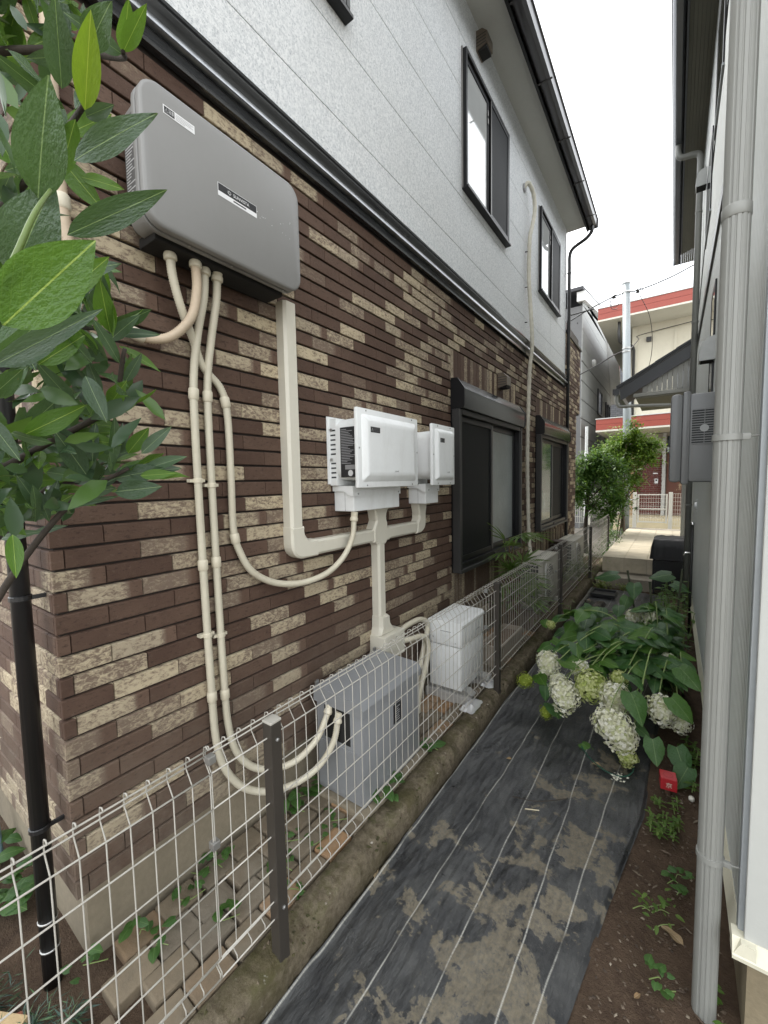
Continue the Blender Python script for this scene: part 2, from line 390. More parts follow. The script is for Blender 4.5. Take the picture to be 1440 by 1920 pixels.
M_TRIM = N_.fin(N_.bsdf(N_.mix(n1, (.020, .021, .023), (.045, .046, .048)), N_.m_('ADD', N_.m_('MULTIPLY', n1, .10), .10), .15, None, .8))
M_BEAD = mat('bead_highlight_metal', (.30, .31, .32), .30, 1, .35, 30)  # paler metal than the trim, so the bead shows as a highlight line
for a, b in ((.36, 2.62), (2.622, 5.55), (5.552, 7.27)): sc_ = MB().strip(prof, 1, a, b).build('string_course', M_TRIM, house, 50); MB().strip(bead, 1, a, b).build('bead', M_BEAD, sc_, 50)
MB().strip([(p[0]+.001, p[1]) for p in prof], 1, 7.268, 7.27).box(-2.7, -1.452, CORY-.046, CORY+.01, z, z+.16).build('string_course_end', M_TRIM, house)
# upper white panels, each its own board with a fine joint
ZB = [3.296, 3.564, 3.984, 4.407, 4.823, 5.24, 5.60]; YB = [CORY, 3.29, 6.32, 7.262]
for z0, z1 in zip(ZB, ZB[1:]):
    for y0, y1 in zip(YB, YB[1:]): MB().box(WALLX-.03, WALLX, y0+.0015, y1-.0015, z0+.002, z1-.002, .0025).build('siding_panel', M_SIDING, house)
    MB().box(-4.0, WALLX-.031, CORY, CORY+.02, z0+.002, z1-.002).build('siding_panel', M_SIDING, house)
MB().box(WALLX-.05, WALLX+.006, 7.263, 7.275, 3.30, 5.58).build('corner_trim', mat('white_trim', (.62, .63, .62)), house)

# ---- eaves
M_SOFFIT = mat('soffit_white', (.50, .50, .47), .75, 0, .05)
MB().box(-4.2, -1.225, -1.0, 7.38, 5.575, 5.60).build('soffit', M_SOFFIT, house)
MB().box(-1.224, -1.200, -1.0, 7.40, 5.50, 5.72).build('fascia', M_BLACKALU, house)
M_GUT = mat('dark_gutter', (.035, .032, .033), .3, 0, .06, spec=.6)
g = MB().strip([(-1.196, 5.64), (-1.194, 5.535), (-1.17, 5.515), (-1.115, 5.515), (-1.088, 5.54), (-1.080, 5.63), (-1.068, 5.634), (-1.068, 5.65), (-1.09, 5.65)], 1, -1.0, 7.395)
g.box(-1.2, -1.066, 7.395, 7.402, 5.512, 5.652); g.build('gutter', M_GUT, house, 40)
for i in range(9): MB().box(-1.2, -1.062, .2+i*.85, .22+i*.85, 5.510, 5.514).build('gutter_bracket', M_GUT, house)
MB().prism([(-4.2, 6.6), (-1.10, 5.66), (-1.10, 5.70), (-4.2, 6.66)], 1, -1.0, 7.42).build('roof', mat('roof_slate', (.05, .05, .055), .7), house)
# far downpipe (from gutter, back to the wall corner, down)
dp = bez([(-1.14, 7.30, 5.52), (-1.14, 7.30, 5.44), (-1.22, 7.305, 5.36), (-1.40, 7.31, 5.28), (-1.452, 7.31, 5.18), (-1.455, 7.31, 5.0)], 6)+[Vector((-1.455, 7.31, .05))]
pipe = MB().tube(dp, .026, 12).build('downpipe', M_BLACK, house, True)
for zz in (4.9, 3.4, 1.9, .6): MB().lathe([(.028, 0), (.031, .003), (.031, .022), (.028, .025)], (-1.455, 7.31, zz), 2, 12).box(-1.50, -1.47, 7.305, 7.315, zz+.005, zz+.02).build('pipe_bracket', M_BLACK, pipe)
# near downpipe on the end wall
pipe = MB().tube([(-1.572, .352, 5.4), (-1.572, .352, .02)], .0245, 16).build('downpipe', M_BLACK, house, True)
for zz in (2.6, 1.32, .60): MB().lathe([(.025, 0), (.028, .002), (.028, .014), (.025, .016)], (-1.572, .352, zz), 2, 16).box(-1.566, -1.558, .37, .41, zz, zz+.012).build('pipe_bracket', M_BLACK, pipe)
for zz in (.30, .205): MB().lathe([(.0246, 0), (.0265, .002), (.0265, .005), (.0246, .007)], (-1.572, .352, zz), 2, 16).build('wire_tie', M_SILVER, pipe)
# balcony block cap, far end
MB().box(-4.0, WALLX+.02, 7.30, 8.63, 4.005, 4.045).box(-3.9, WALLX-.02, 7.31, 8.5, 4.05, 4.20).build('parapet_cap', M_BLACKALU, house)
MB().box(-1.44, -1.425, 7.9, 7.915, 4.3, 4.32).tube([(-1.48, 7.6, 4.36), (-1.2, 8.0, 4.52)], .012, 6).build('rail_bracket', M_GREYALU, house)

# ---- windows
def pane_mat(name, col, rough, spec=.5, kind='plain'):
    N = NM(name); p = N.pos()
    if kind == 'frost':
        h = N.noise(N.scale(p, (60, 60, 22)), 1, 3, .6); v = N.noise(p, 1.6, 3)
        return N.fin(N.bsdf(N.mix(N.ramp(v, (.35, 0.0), (.7, 1.0)), tuple(c*.75 for c in col), tuple(c*1.15 for c in col)), rough, 0, N.bump(h, .5, .01), spec))
    if kind == 'mesh':
        s = N.sep(p); a = N.m_('FRACT', N.m_('MULTIPLY', s[1], 300.0)); b = N.m_('FRACT', N.m_('MULTIPLY', s[2], 300.0))
        g_ = N.m_('MAXIMUM', N.m_('GREATER_THAN', a, .7), N.m_('GREATER_THAN', b, .7))
        return N.fin(N.bsdf(N.mix(g_, tuple(c*.5 for c in col), tuple(c*1.6 for c in col)), rough, 0, None, spec))
    v = N.noise(p, 2.5, 2)
    return N.fin(N.bsdf(N.mix(v, tuple(c*.85 for c in col), tuple(min(1, c*1.1) for c in col)), rough, 0, N.bump(N.noise(p, 1.2, 2), .06, .02), spec, .6))
P_WHITISH = pane_mat('whitish_window_glass', (.55, .56, .55), .05, .6)  # opaque pane with a near-white base colour
P_GLASS = pane_mat('dark_window_glass', (.03, .038, .045), .03, .8)
P_GREEN = pane_mat('greenish_window_glass', (.20, .27, .21), .08, .6)
P_FROST = pane_mat('frosted_glass', (.34, .37, .36), .28, .5, 'frost')
P_MESH = pane_mat('insect_screen', (.009, .010, .0105), .6, .2, 'mesh')
M_EDGE = mat('aluminium_edge', (.28, .27, .26), .35, .6)
def frame_rect(m, x0, x1, y0, y1, z0, z1, t, b=.002):
    m.box(x0, x1, y0, y1, z0, z0+t, b); m.box(x0, x1, y0, y1, z1-t, z1, b); m.box(x0, x1, y0, y0+t, z0+t, z1-t, b); m.box(x0, x1, y1-t, y1, z0+t, z1-t, b); return m
def sash(win, x, y0, y1, z0, z1, t, pm, pname, fm=M_BLACKALU, d=.02):
    s = frame_rect(MB(), x-d, x, y0, y1, z0, z1, t).build('sash', fm, win)
    MB().box(x-d*.7, x-d*.5, y0+t*.8, y1-t*.8, z0+t*.8, z1-t*.8).build(pname, pm, win); return s
def upper_window(y0, y1, z0, z1):
    win = frame_rect(MB(), WALLX+.0005, WALLX+.042, y0, y1, z0, z1, .028, .003).build('window', M_BLACKALU, house)
    frame_rect(MB(), WALLX+.0005, WALLX+.012, y0-.012, y1+.012, z0-.012, z1+.012, .011).build('sealant_edge', M_EDGE, win)
    ym = y0+.5*(y1-y0)
    sash(win, WALLX+.022, y0+.03, ym+.02, z0+.03, z1-.03, .035, P_WHITISH, 'pane')
    sash(win, WALLX+.020, ym-.02, y1-.03, z0+.03, z1-.03, .03, P_GLASS, 'pane')
    frame_rect(MB(), WALLX+.024, WALLX+.040, ym+.024, y1-.03, z0+.03, z1-.03, .022).build('screen_frame', M_BLACKALU, win)
    MB().box(WALLX+.037, WALLX+.041, ym+.022, ym+.026, z0+.03, z1-.03).build('screen_edge', M_EDGE, win)
    MB().box(WALLX+.031, WALLX+.033, ym+.04, y1-.05, z0+.05, z1-.05).build('insect_screen', P_MESH, win)
    MB().box(WALLX, WALLX+.058, y0-.006, y1+.006, z0-.022, z0-.001, .003).build('sill', M_BLACKALU, win)
    for dz in (.13, .2): MB().box(WALLX+.023, WALLX+.027, ym-.025, ym-.008, z1-dz-.045, z1-dz).build('latch', M_EDGE, win)
upper_window(3.335, 4.405, 4.075, 5.135); upper_window(5.655, 6.72, 4.08, 5.10); upper_window(.78, 1.845, 4.10, 5.13)
def lower_window(y0, y1, z0, z1, pl, pr, pnl, pnr, ratio):
    win = frame_rect(MB(), WALLX-.04, WALLX+.062, y0, y1, z0, z1, .045, .003).build('window', M_GREYALU if 0 else M_BLACKALU, house)
    ym = y0+ratio*(y1-y0)
    sash(win, WALLX+.034, y0+.05, ym+.02, z0+.05, z1-.05, .045, pl, pnl); sash(win, WALLX+.010, ym-.02, y1-.05, z0+.05, z1-.05, .05, pr, pnr)
    MB().box(WALLX+.034, WALLX+.037, ym+.012, ym+.022, z0+.05, z1-.05).build('sash_edge', M_EDGE, win)
    MB().box(WALLX, WALLX+.085, y0+.004, y1-.004, z0-.03, z0-.001, .004).build('sill', M_GREYALU, win)
    MB().lathe([(.018, 0), (.018, .03), (.012, .034)], (WALLX+.055, ym, z0+.0), 2, 12).build('sill_knob', M_BLACK, win)
    zs = z1-.002
    sh = MB().prism([(WALLX, zs), (WALLX+.105, zs), (WALLX+.112, zs+.02), (WALLX+.112, zs+.15), (WALLX+.055, zs+.235), (WALLX, zs+.24)], 1, y0+.004, y1-.004).build('shutter_box', M_TRIM, win, 30)
    for yy in (y0-.006, y1-.006): MB().prism([(WALLX-.01, zs-.005), (WALLX+.108, zs-.005), (WALLX+.118, zs+.018), (WALLX+.118, zs+.153), (WALLX+.058, zs+.241), (WALLX-.01, zs+.246)], 1, yy, yy+.0095).build('end_plate', M_BLACKALU, sh)
    MB().box(WALLX+.03, WALLX+.075, y0+.05, y1-.05, zs-.045, zs-.005).build('guide_rail', M_GREYALU, win)
    for yy in (y0-.012, y1-.034): MB().box(WALLX+.012, WALLX+.078, yy, yy+.046, z0-.02, zs-.006, .003).build('shutter_guide', M_GREYALU, win)
lower_window(3.10, 4.75, .905, 2.235, P_MESH, P_FROST, 'insect_screen', 'pane', .5)
lower_window(5.595, 7.225, .98, 2.235, P_GREEN, P_MESH, 'pane', 'insect_screen', .47)
# ---- hooded vents
def vent(y, z, s=1.0):
    v = MB().prism([(WALLX, z-.08*s), (WALLX+.10*s, z-.055*s), (WALLX+.10*s, z+.03*s), (WALLX+.055*s, z+.075*s), (WALLX, z+.08*s)], 1, y-.065*s, y+.065*s).build('vent_hood', mat('bronze_vent', (.16, .13, .10), .4, .5, .3), house)
    MB().box(WALLX+.012*s, WALLX+.092*s, y-.056*s, y+.056*s, z-.083*s, z-.05*s).build('vent_mesh', M_DARK, v)
    for i in range(4): MB().box(WALLX+.001, WALLX+.09*s, y-.0675*s, y-.0655*s, z-.05*s+i*.025*s, z-.044*s+i*.025*s).build('louvre', M_GREYALU, v)
vent(3.70, 5.43); vent(4.24, 2.66, .95)

# ================================================================== EQUIPMENT ON THE WALL
# ---- grey power conditioner
M_SV = mat('warm_grey_enamel', (.215, .212, .205), .42, 0, .03, bump=.06, bs=500, dirt=.05)
M_SVD = mat('dark_grey_enamel', (.10, .10, .098), .5)
sv = thing('power_conditioner', 'large grey wall box with rounded corners and black and white maker label', 'power box', (-1.4, .96, 2.44))
y0, y1, z0, z1 = .648, 1.272, 2.442, 2.862
MB().rrstack([(WALLX, .055), (WALLX+.012, .05), (WALLX+.06, .05)], y0, y1, z0, z1, .07).build('back_plate', M_SVD, sv, 35)
MB().rrstack([(WALLX+.05, .030), (WALLX+.058, .018), (WALLX+.145, .014)], y0, y1, z0, z1, .065).build('body', M_SV, sv, 35)
MB().rrstack([(WALLX+.143, .004), (WALLX+.147, 0), (WALLX+.160, 0), (WALLX+.163, .004)], y0, y1, z0, z1, .06).build('rim', M_SV, sv, 35)
MB().rrstack([(WALLX+.161, .010), (WALLX+.172, .010)], y0, y1, z0, z1, .056).build('seal', M_SVD, sv)
MB().rrstack([(WALLX+.171, .003), (WALLX+.174, .0), (WALLX+.192, .0), (WALLX+.1965, .0025), (WALLX+.200, .010)], y0, y1, z0, z1, .06, 8).build('front_cover', M_SV, sv, 40)
MB().box(WALLX+.02, WALLX+.125, y0+.06, y1-.04, z0-.004, z0+.03, .004).build('cable_entry_tray', M_DARK, sv)
for yy in (.80, .96, 1.2): MB().lathe([(.004, -.001), (.004, .0)], (WALLX+.165, yy, z0-.001), 2, 8).build('screw', M_SILVER, sv)
# stickers and lettering
fx = WALLX+.2004
st = MB().box(fx, fx+.0004, .716, .817, 2.783, 2.808).build('warning_label', M_INK, sv)
MB().box(fx+.0005, fx+.0008, .719, .751, 2.786, 2.805).build('warning_box', M_KINK, st)
text('warning_print', '⚠注意', .0125, on_wall(fx+.001, .7205, 2.7955), M_INK, st, sx=.72)
for i in range(4): MB().box(fx+.0005, fx+.0007, .755, (.813, .806, .812, .785)[i], 2.8015-i*.0046, 2.803-i*.0046).build('fine_print', mat('grey_print', (.35, .35, .36)), st)
lb = MB().box(fx, fx+.0004, .893, 1.053, 2.640, 2.682).build('maker_label', M_INK, sv)
MB().box(fx+.0005, fx+.0008, .8945, 1.0515, 2.6555, 2.6805).build('label_band', M_KINK, lb)
text('lettering', 'SUNVISTA', .0155, on_wall(fx+.001, .953, 2.667), M_INK, lb, sx=.95)
for i in range(8):
    a = i*math.pi/4; MB().tube([(fx+.001, .937+.003*math.cos(a), 2.667+.003*math.sin(a)), (fx+.001, .937+.0075*math.cos(a), 2.667+.0075*math.sin(a))], .0008, 4).build('sun_ray_mark', M_INK, lb)
MB().box(fx+.0005, fx+.0007, .953, 1.006, 2.6462, 2.6508).build('small_print', M_KINK, lb)
sl = MB().box(WALLX+.062, WALLX+.132, y0+.0135, y0+.0145, 2.52, 2.79).build('side_rating_label', M_SVD, sv)
for i in range(26): MB().box(WALLX+.068, WALLX+.068+rng.uniform(.02, .058), y0+.0128, y0+.0134, 2.53+i*.0088, 2.5335+i*.0088).build('rating_print', mat('grey_print2', (.45, .45, .45)), sl)
MB().lathe([(.012, -.0135), (.012, -.0128)], (WALLX+.10, y0+.027, 2.775), 1, 16).build('seal_mark', M_INK, sl)
drops = MB()
for i in range(14):
    yy, zz = 1.14+rng.uniform(-.09, .08), 2.66+rng.uniform(-.03, .06); rr = rng.uniform(.0008, .0022); drops.lathe([(rr, 0), (rr*.6, rr*.4)], (fx, yy, zz), 0, 6)
drops.build('paint_fleck', M_INK, sv)

# ---- conduits: corrugated, cream
M_COND = mat('cream_corrugated_conduit', (.56, .52, .41), .5, 0, .08, 4, dirt=.3, dirtcol=(.36, .28, .19))
M_CONDB = mat('sun_browned_conduit', (.50, .40, .29), .55, 0, .14, 6, dirt=.35, dirtcol=(.30, .19, .12))
def conduit(name, pts, label, r=.0155, m=M_COND, couplers=(), gland=True, glandz=None, group=None, parent_loc=None, endgland=False, clips=()):
    path = resample(bez(pts, 14), .0042); t = thing(name, label, 'conduit', path[-1][:], group)
    MB().tube(path, r, 12, True, lambda i: r if i % 2 else r*.86).build('hose', m, t, True)
    for cz in couplers:
        i = min(range(len(path)), key=lambda k: (path[k]-Vector(cz)).length); a = max(2, i-5); b = min(len(path)-3, i+5)
        MB().tube([path[a], path[a].lerp(path[b], .12), path[a].lerp(path[b], .88), path[b]], [r*1.02, r*1.22, r*1.22, r*1.02], 14).build('coupler', M_CREAM, t, 40)
    for cz in clips:
        p = min(path, key=lambda q: (q-Vector(cz)).length); MB().lathe([(r*1.02, 0), (r*1.14, .002), (r*1.14, .016), (r*1.02, .018)], p, 2, 14).box(WALLX, p.x, p.y-r*1.9, p.y+r*1.9, p.z+.003, p.z+.015, .001).build('saddle_clip', M_CREAM, t)
    def gl(p, d):
        p = Vector(p); d = Vector(d).normalized(); q = lambda k: p+d*k
        MB().tube([q(-.035), q(-.033), q(-.012), q(-.010), q(.0), q(.012), q(.016)], [.015, .0185, .0185, .017, .0215, .0215, .017], 14).build('gland', M_CREAM, t, 40)
    if gland: gl(pts[0], Vector(pts[1])-Vector(pts[0]))
    if endgland: gl(pts[-1], Vector(pts[-2])-Vector(pts[-1]))
    return t
cx = -1.475
conduit('flexible_conduit', [(-1.42, .779, 2.43), (-1.42, .785, 2.36), (-1.43, .815, 2.27), (-1.462, .87, 2.19), (-1.478, .915, 2.10), (-1.476, .985, 2.03), (-1.474, 1.008, 1.93), (-1.474, 1.012, 1.70), (-1.474, 1.012, 1.47), (-1.47, 1.035, 1.37), (-1.462, 1.09, 1.275), (-1.45, 1.20, 1.207), (-1.43, 1.34, 1.18), (-1.41, 1.49, 1.20), (-1.395, 1.60, 1.265), (-1.385, 1.665, 1.36), (-1.385, 1.683, 1.46)],
        'cream corrugated conduit that loops down and curves up under the large white inverter', couplers=[(-1.474, 1.008, 1.98), (-1.474, 1.012, 1.43)], endgland=True)
conduit('flexible_conduit', [(-1.40, .858, 2.43), (-1.40, .858, 2.34), (-1.405, .835, 2.24), (-1.43, .775, 2.165), (-1.455, .71, 2.145), (-1.468, .65, 2.16), (-1.474, .59, 2.20), (-1.474, .535, 2.27), (-1.474, .505, 2.37), (-1.474, .495, 2.52), (-1.474, .492, 2.70), (-1.474, .490, 3.10)],
        'browned corrugated conduit bending left from the grey wall box towards the house corner', r=.017, m=M_CONDB, couplers=[(-1.462, .68, 2.15), (-1.474, .497, 2.48)])
conduit('flexible_conduit', [(-1.42, .905, 2.43), (-1.43, .903, 2.34), (-1.455, .885, 2.20), (-1.472, .872, 2.05), (-1.474, .868, 1.85), (-1.474, .872, 1.30), (-1.474, .88, .85), (-1.472, .888, .63), (-1.465, .915, .50), (-1.445, .98, .385), (-1.41, 1.08, .315), (-1.36, 1.20, .30), (-1.31, 1.30, .345), (-1.275, 1.36, .44), (-1.268, 1.385, .535)],
        'left of the two long cream conduits dropping to the grey ground box', couplers=[(-1.474, .868, 1.99), (-1.474, .871, 1.345), (-1.474, .88, .815)], endgland=True, clips=[(-1.474, .87, 1.66), (-1.474, .876, 1.06)])
conduit('flexible_conduit', [(-1.42, .955, 2.425), (-1.43, .953, 2.34), (-1.455, .94, 2.20), (-1.472, .928, 2.05), (-1.474, .924, 1.85), (-1.474, .928, 1.30), (-1.474, .936, .85), (-1.472, .945, .66), (-1.465, .975, .53), (-1.445, 1.04, .435), (-1.41, 1.13, .39), (-1.37, 1.22, .395), (-1.34, 1.31, .45), (-1.33, 1.36, .52), (-1.328, 1.385, .56)],
        'right of the two long cream conduits dropping to the grey ground box', couplers=[(-1.474, .924, 1.99), (-1.474, .927, 1.345), (-1.474, .936, .80)], endgland=True, clips=[(-1.474, .926, 1.64), (-1.474, .932, 1.04)])

# ---- flat cable duct (cream trunking)
M_DUCT = mat('cream_trunking', (.62, .59, .50), .4, 0, .04, dirt=.08, dirtcol=(.33, .29, .2))
duct = thing('cable_duct', 'flat cream cable trunking running down the brick and across under the inverters', 'cable duct', (-1.48, 1.6, .6))
xd0, xd1 = WALLX, WALLX+.058
def run_v(y, z0, z1, w=.076): MB().prism([(xd0, y-w/2), (xd0, y+w/2), (xd1-.012, y+w/2), (xd1, y+w/2-.012), (xd1, y-w/2+.012), (xd1-.012, y-w/2)], 2, z0, z1).build('duct_run', M_DUCT, duct)
def run_h(y0, y1, z, w=.076): MB().prism([(xd0, z-w/2), (xd0, z+w/2), (xd1-.012, z+w/2), (xd1, z+w/2-.012), (xd1, z-w/2+.012), (xd1-.012, z-w/2)], 1, y0, y1).build('duct_run', M_DUCT, duct)
def arc(cy, cz, r, a0, a1, n=7): return [(cy+r*math.cos(R(a0+(a1-a0)*k/n)), cz+r*math.sin(R(a0+(a1-a0)*k/n))) for k in range(n+1)]
def fitting(poly, name='duct_elbow', d=.004):
    n = len(poly); cy = sum(p[0] for p in poly)/n; cz = sum(p[1] for p in poly)/n
    m = MB(); rings = [(xd0, 0), (xd1-.006, 0), (xd1+d, .010)]
    vs = []
    for x, ins in rings:
        for i, (a, b) in enumerate(poly):
            pa, pb = poly[i-1], poly[(i+1) % n]; e1 = Vector((a-pa[0], b-pa[1])).normalized(); e2 = Vector((pb[0]-a, pb[1]-b)).normalized()
            nn = Vector((-(e1.y+e2.y), e1.x+e2.x)); nn = nn.normalized() if nn.length > 1e-6 else Vector((0, 0)); vs.append((x, a+nn.x*ins, b+nn.y*ins))
    fs = [tuple(range(n-1, -1, -1)), tuple(range(2*n, 3*n))]
    for k in range(2): fs += [(k*n+i, k*n+(i+1) % n, (k+1)*n+(i+1) % n, (k+1)*n+i) for i in range(n)]
    m.add(vs, fs).build(name, M_DUCT, duct)
h = .042
run_v(1.338, 1.435, 2.47)
fitting([(1.338+h, 1.445), (1.338-h, 1.445)]+[(p[0], p[1]) for p in arc(1.338-h+.075, 1.332-h+.075, .075, 180, 270)]+[(1.47, 1.332-h), (1.47, 1.332+h)]+arc(1.338+h+.05, 1.332+h+.05, .05, 270, 180, 4))
run_h(1.462, 1.945, 1.332)
# cross piece under the large inverter, funnel up, branch on, run down
fitting([(1.935, 1.332+h), (1.935, 1.332-h), (1.962, 1.332-h), (1.975, 1.27), (2.055, 1.27), (2.07, 1.332-h), (2.10, 1.332-h), (2.10, 1.332+h), (2.075, 1.332+h)]+arc(2.12, 1.435, .055, 215, 120, 5)+[(2.10, 1.505), (1.945, 1.505), (1.962, 1.42)], 'duct_cross')
run_v(2.015, .80, 1.275, .07); run_h(2.09, 2.44, 1.332)
fitting([(2.43, 1.332-h)]+arc(2.555-.075, 1.332-h+.075, .075, 270, 360)+[(2.555, 1.42), (2.575, 1.52), (2.445, 1.52), (2.467, 1.42)]+arc(2.42, 1.332+h+.03, .045, 30, -60, 4))
fitting([(2.055, .83), (1.975, .83), (1.972, .76), (1.958, .715), (2.155, .715), (2.10, .735), (2.065, .78)], 'duct_flare', .02)
MB().box(WALLX, WALLX+.115, 1.945, 2.165, .56, .716, .006).build('duct_end_box', M_DUCT, duct)

# ---- white inverters
M_SLOT = mat('slot_shadow', (.03, .033, .035), .8)
def inverter(y0, y1, label, slots_side=True, dark_label=True):
    t = thing('solar_inverter', label, 'inverter', (-1.4, (y0+y1)/2, 1.49), 'white inverters hung on the brick wall')
    z0, z1 = 1.622, 2.017; fx = -1.262
    bp = MB().box(WALLX, WALLX+.05, y0+.055, y1-.055, z0+.012, z1-.03, .004).build('back_box', M_WHITE, t)
    MB().box(WALLX, WALLX+.006, y0+.035, y1-.035, z0+.02, z1-.02, .002).build('wall_bracket', M_WHITE, t)
    for zz in (z1-.09, z0+.15): MB().lathe([(.008, -.008), (.008, -.002), (.005, 0)], (WALLX+.02, y0+.0545, zz), 1, 6).build('bolt', M_SILVER, t)
    bd = MB().rrstack([(WALLX+.045, .060), (WALLX+.05, .052), (WALLX+.19, .048), (WALLX+.205, .05)], y0, y1, z0-.01, z1+.015, .11).build('body', M_WHITE, t, 35)
    for i in range(11):
        if i == 6: continue
        zz = z1-.098-i*.0245; MB().box(WALLX+.012, WALLX+.046, y0+.0540, y0+.0546, zz, zz+.008).build('vent_slot', M_SLOT, t)
    if dark_label:
        L = MB().box(WALLX+.085, WALLX+.205, y0+.0475, y0+.0482, z0+.055, z1-.085).build('rating_label', M_KINK, t)
        for i in range(22): MB().box(WALLX+.09, WALLX+.09+rng.uniform(.03, .1), y0+.0468, y0+.0474, z0+.125+i*.0082, z0+.1275+i*.0082).build('label_print', mat('grey_print', (.3, .3, .3)), L)
        MB().box(WALLX+.115, WALLX+.20, y0+.0466, y0+.0473, z0+.095, z0+.118).build('label_box', mat('grey_print3', (.25, .25, .25)), L)
        MB().lathe([(.016, -.0015), (.016, .0)], (WALLX+.15, y0+.0475, z0+.076), 1, 16).build('certification_mark', mat('label_white', (.6, .6, .6)), L)
    # front cover: flange, screws, raised tray with sloping flanks
    cov = MB().box(fx-.022, fx, y0, y1, z0, z1, .007).build('front_cover', M_WHITE, t, 40)
    a, b = .032, .062; n = lambda q, xx: [(xx, y0+q, z0+q), (xx, y1-q, z0+q), (xx, y1-q, z1-q), (xx, y0+q, z1-q)]
    if y1-y0 < .4: b = .052
    MB().rrstack([(fx-.002, a-.004), (fx+.001, a), (fx+.004, a+.003), (fx+.015, b-.004), (fx+.0175, b), (fx+.0175, b+.02)], y0, y1, z0, z1, a+.014, 5).build('raised_panel', M_WHITE, cov, 32)
    for yy, zz in ((y0+.07, z1-.012), (y1-.07, z1-.012), (y0+.07, z0+.012), (y1-.07, z0+.012), (y0+.012, (z0+z1)/2), (y1-.012, (z0+z1)/2)):
        MB().lathe([(.0045, 0), (.0045, .002), (.003, .003)], (fx, yy, zz), 0, 8).build('screw', M_SILVER, cov)
    x2 = fx+.0178; ly = y0+b+.022
    L = MB().box(x2, x2+.0004, ly, ly+.080 if dark_label else ly+.06, z1-.118, z1-.090).build('caution_label', M_KINK, cov)
    text('caution_mark', '⚠', .016, on_wall(x2+.0006, ly+.004, z1-.104), M_INK, L)
    for i in range(3): MB().box(x2+.0005, x2+.0007, ly+.026, ly+(.072 if dark_label else .055), z1-.110+i*.007, z1-.1085+i*.007).build('fine_print', mat('grey_print4', (.18, .18, .18)), L)
    text('maker_name', 'SHARP', .012, on_wall(x2+.0006, (y0+y1)/2+.03, z0+.083), mat('dark_grey_print', (.06, .06, .065)), cov, 'CENTER')
    # wiring box below
    w0, w1 = y0+.085, y1-.055
    lo = MB().box(WALLX, WALLX+.135, w0, w1, 1.497, 1.607, .005).build('wiring_box', M_WHITE, t)
    MB().box(WALLX+.0749, WALLX+.0762, w0-.0006, w0+.002, 1.498, 1.606).build('seam', M_SLOT, lo)
    MB().prism([(WALLX, 1.604), (WALLX+.075, 1.604), (WALLX+.125, 1.578), (WALLX+.142, 1.578), (WALLX+.142, 1.632), (WALLX, 1.632)], 1, w0-.012, w1+.004).build('wiring_box_flange', M_WHITE, lo)
    for yy in (w0+.03, w1-.02): MB().lathe([(.005, 0), (.005, .003)], (WALLX+.142, yy, 1.59), 0, 8).build('screw', M_SILVER, lo)
    return t
inverter(1.575, 2.150, 'larger white inverter with dark side label, over the cream curved conduit')
inverter(2.335, 2.655, 'smaller narrow white inverter next to the black window shutter', dark_label=False)

# ---- grey battery box on the paving, behind the fence
M_BAT = mat('slate_grey_enamel', (.235, .242, .25), .38, 0, .03, bump=.04, bs=500)
bat = thing('storage_battery', 'low slate grey battery box on a slab behind the near fence panel', 'battery box', (-1.27, 1.65, .10))
MB().box(-1.415, -1.125, 1.392, 1.898, .145, .60, .008).build('body', M_BAT, bat, 40)
MB().prism([(-1.424, .585), (-1.116, .585), (-1.116, .618), (-1.135, .648), (-1.415, .660), (-1.424, .65)], 1, 1.383, 1.907).build('lid', M_BAT, bat)
MB().box(-1.44, -1.09, 1.36, 1.93, .085, .142, .008).build('plinth', M_CONCRETE, bat)
rc = MB().box(-1.36, -1.20, 1.3905, 1.3935, .42, .585).build('cable_opening', M_DARK, bat)
MB().box(-1.40, -1.14, 1.388, 1.3915, .17, .40, .002).build('service_cover', M_BAT, bat)
L = MB().box(-1.1248, -1.1242, 1.640, 1.712, .425, .525).build('notice_label', M_KINK, bat)
for i in range(7): MB().box(-1.1241, -1.1239, 1.648+rng.uniform(0, .02), 1.68+rng.uniform(0, .025), .436+i*.0115, .4395+i*.0115).build('notice_print', mat('grey_print5', (.4, .4, .4)), L)
MB().box(-1.1248, -1.1242, 1.648, 1.705, .531, .540).build('notice_heading', M_KINK, bat)
for yy in (1.40, 1.88): MB().box(-1.43, -1.42, yy, yy+.02, .645, .675).build('lift_eye', M_SILVER, bat)

# ---- white heat-source cabinet on blocks
wb = thing('white_cabinet', 'upright white metal cabinet on concrete blocks behind the fence', 'cabinet', (-1.27, 2.7, .10))
MB().box(-1.405, -1.155, 2.52, 2.905, .195, .50, .012).build('lower_case', M_WHITE, wb, 40)
MB().box(-1.407, -1.153, 2.518, 2.907, .504, .645, .010).build('upper_case', M_WHITE, wb, 40)
MB().prism([(-1.412, .640), (-1.148, .640), (-1.148, .660), (-1.165, .676), (-1.395, .680), (-1.412, .672)], 1, 2.512, 2.913).build('lid', M_WHITE, wb)
MB().box(-1.315, -1.235, 2.5150, 2.5178, .600, .606, .001).build('grip_shadow_line', mat('grey_shadow_line', (.28, .29, .29)), wb)  # grey strip painted in for the shadow of the shallow grip recess
MB().box(-1.318, -1.232, 2.5130, 2.5176, .575, .600, .002).build('grip_plate', M_WHITE, wb)
MB().box(-1.1528, -1.1512, 2.76, 2.83, .562, .567).build('side_grip_shadow_line', mat('grey_shadow_line', (.28, .29, .29)), wb)  # thin grey strip drawn as the shadow line of the side grip
for xx, zz in ((-1.37, .55), (-1.20, .53)): MB().lathe([(.004, -.004), (.004, 0)], (xx, 2.518, zz), 1, 8).build('screw', M_SILVER, wb)
M_BLK = mat('foundation_block', (.36, .35, .33), .9, 0, .15, bump=.5)
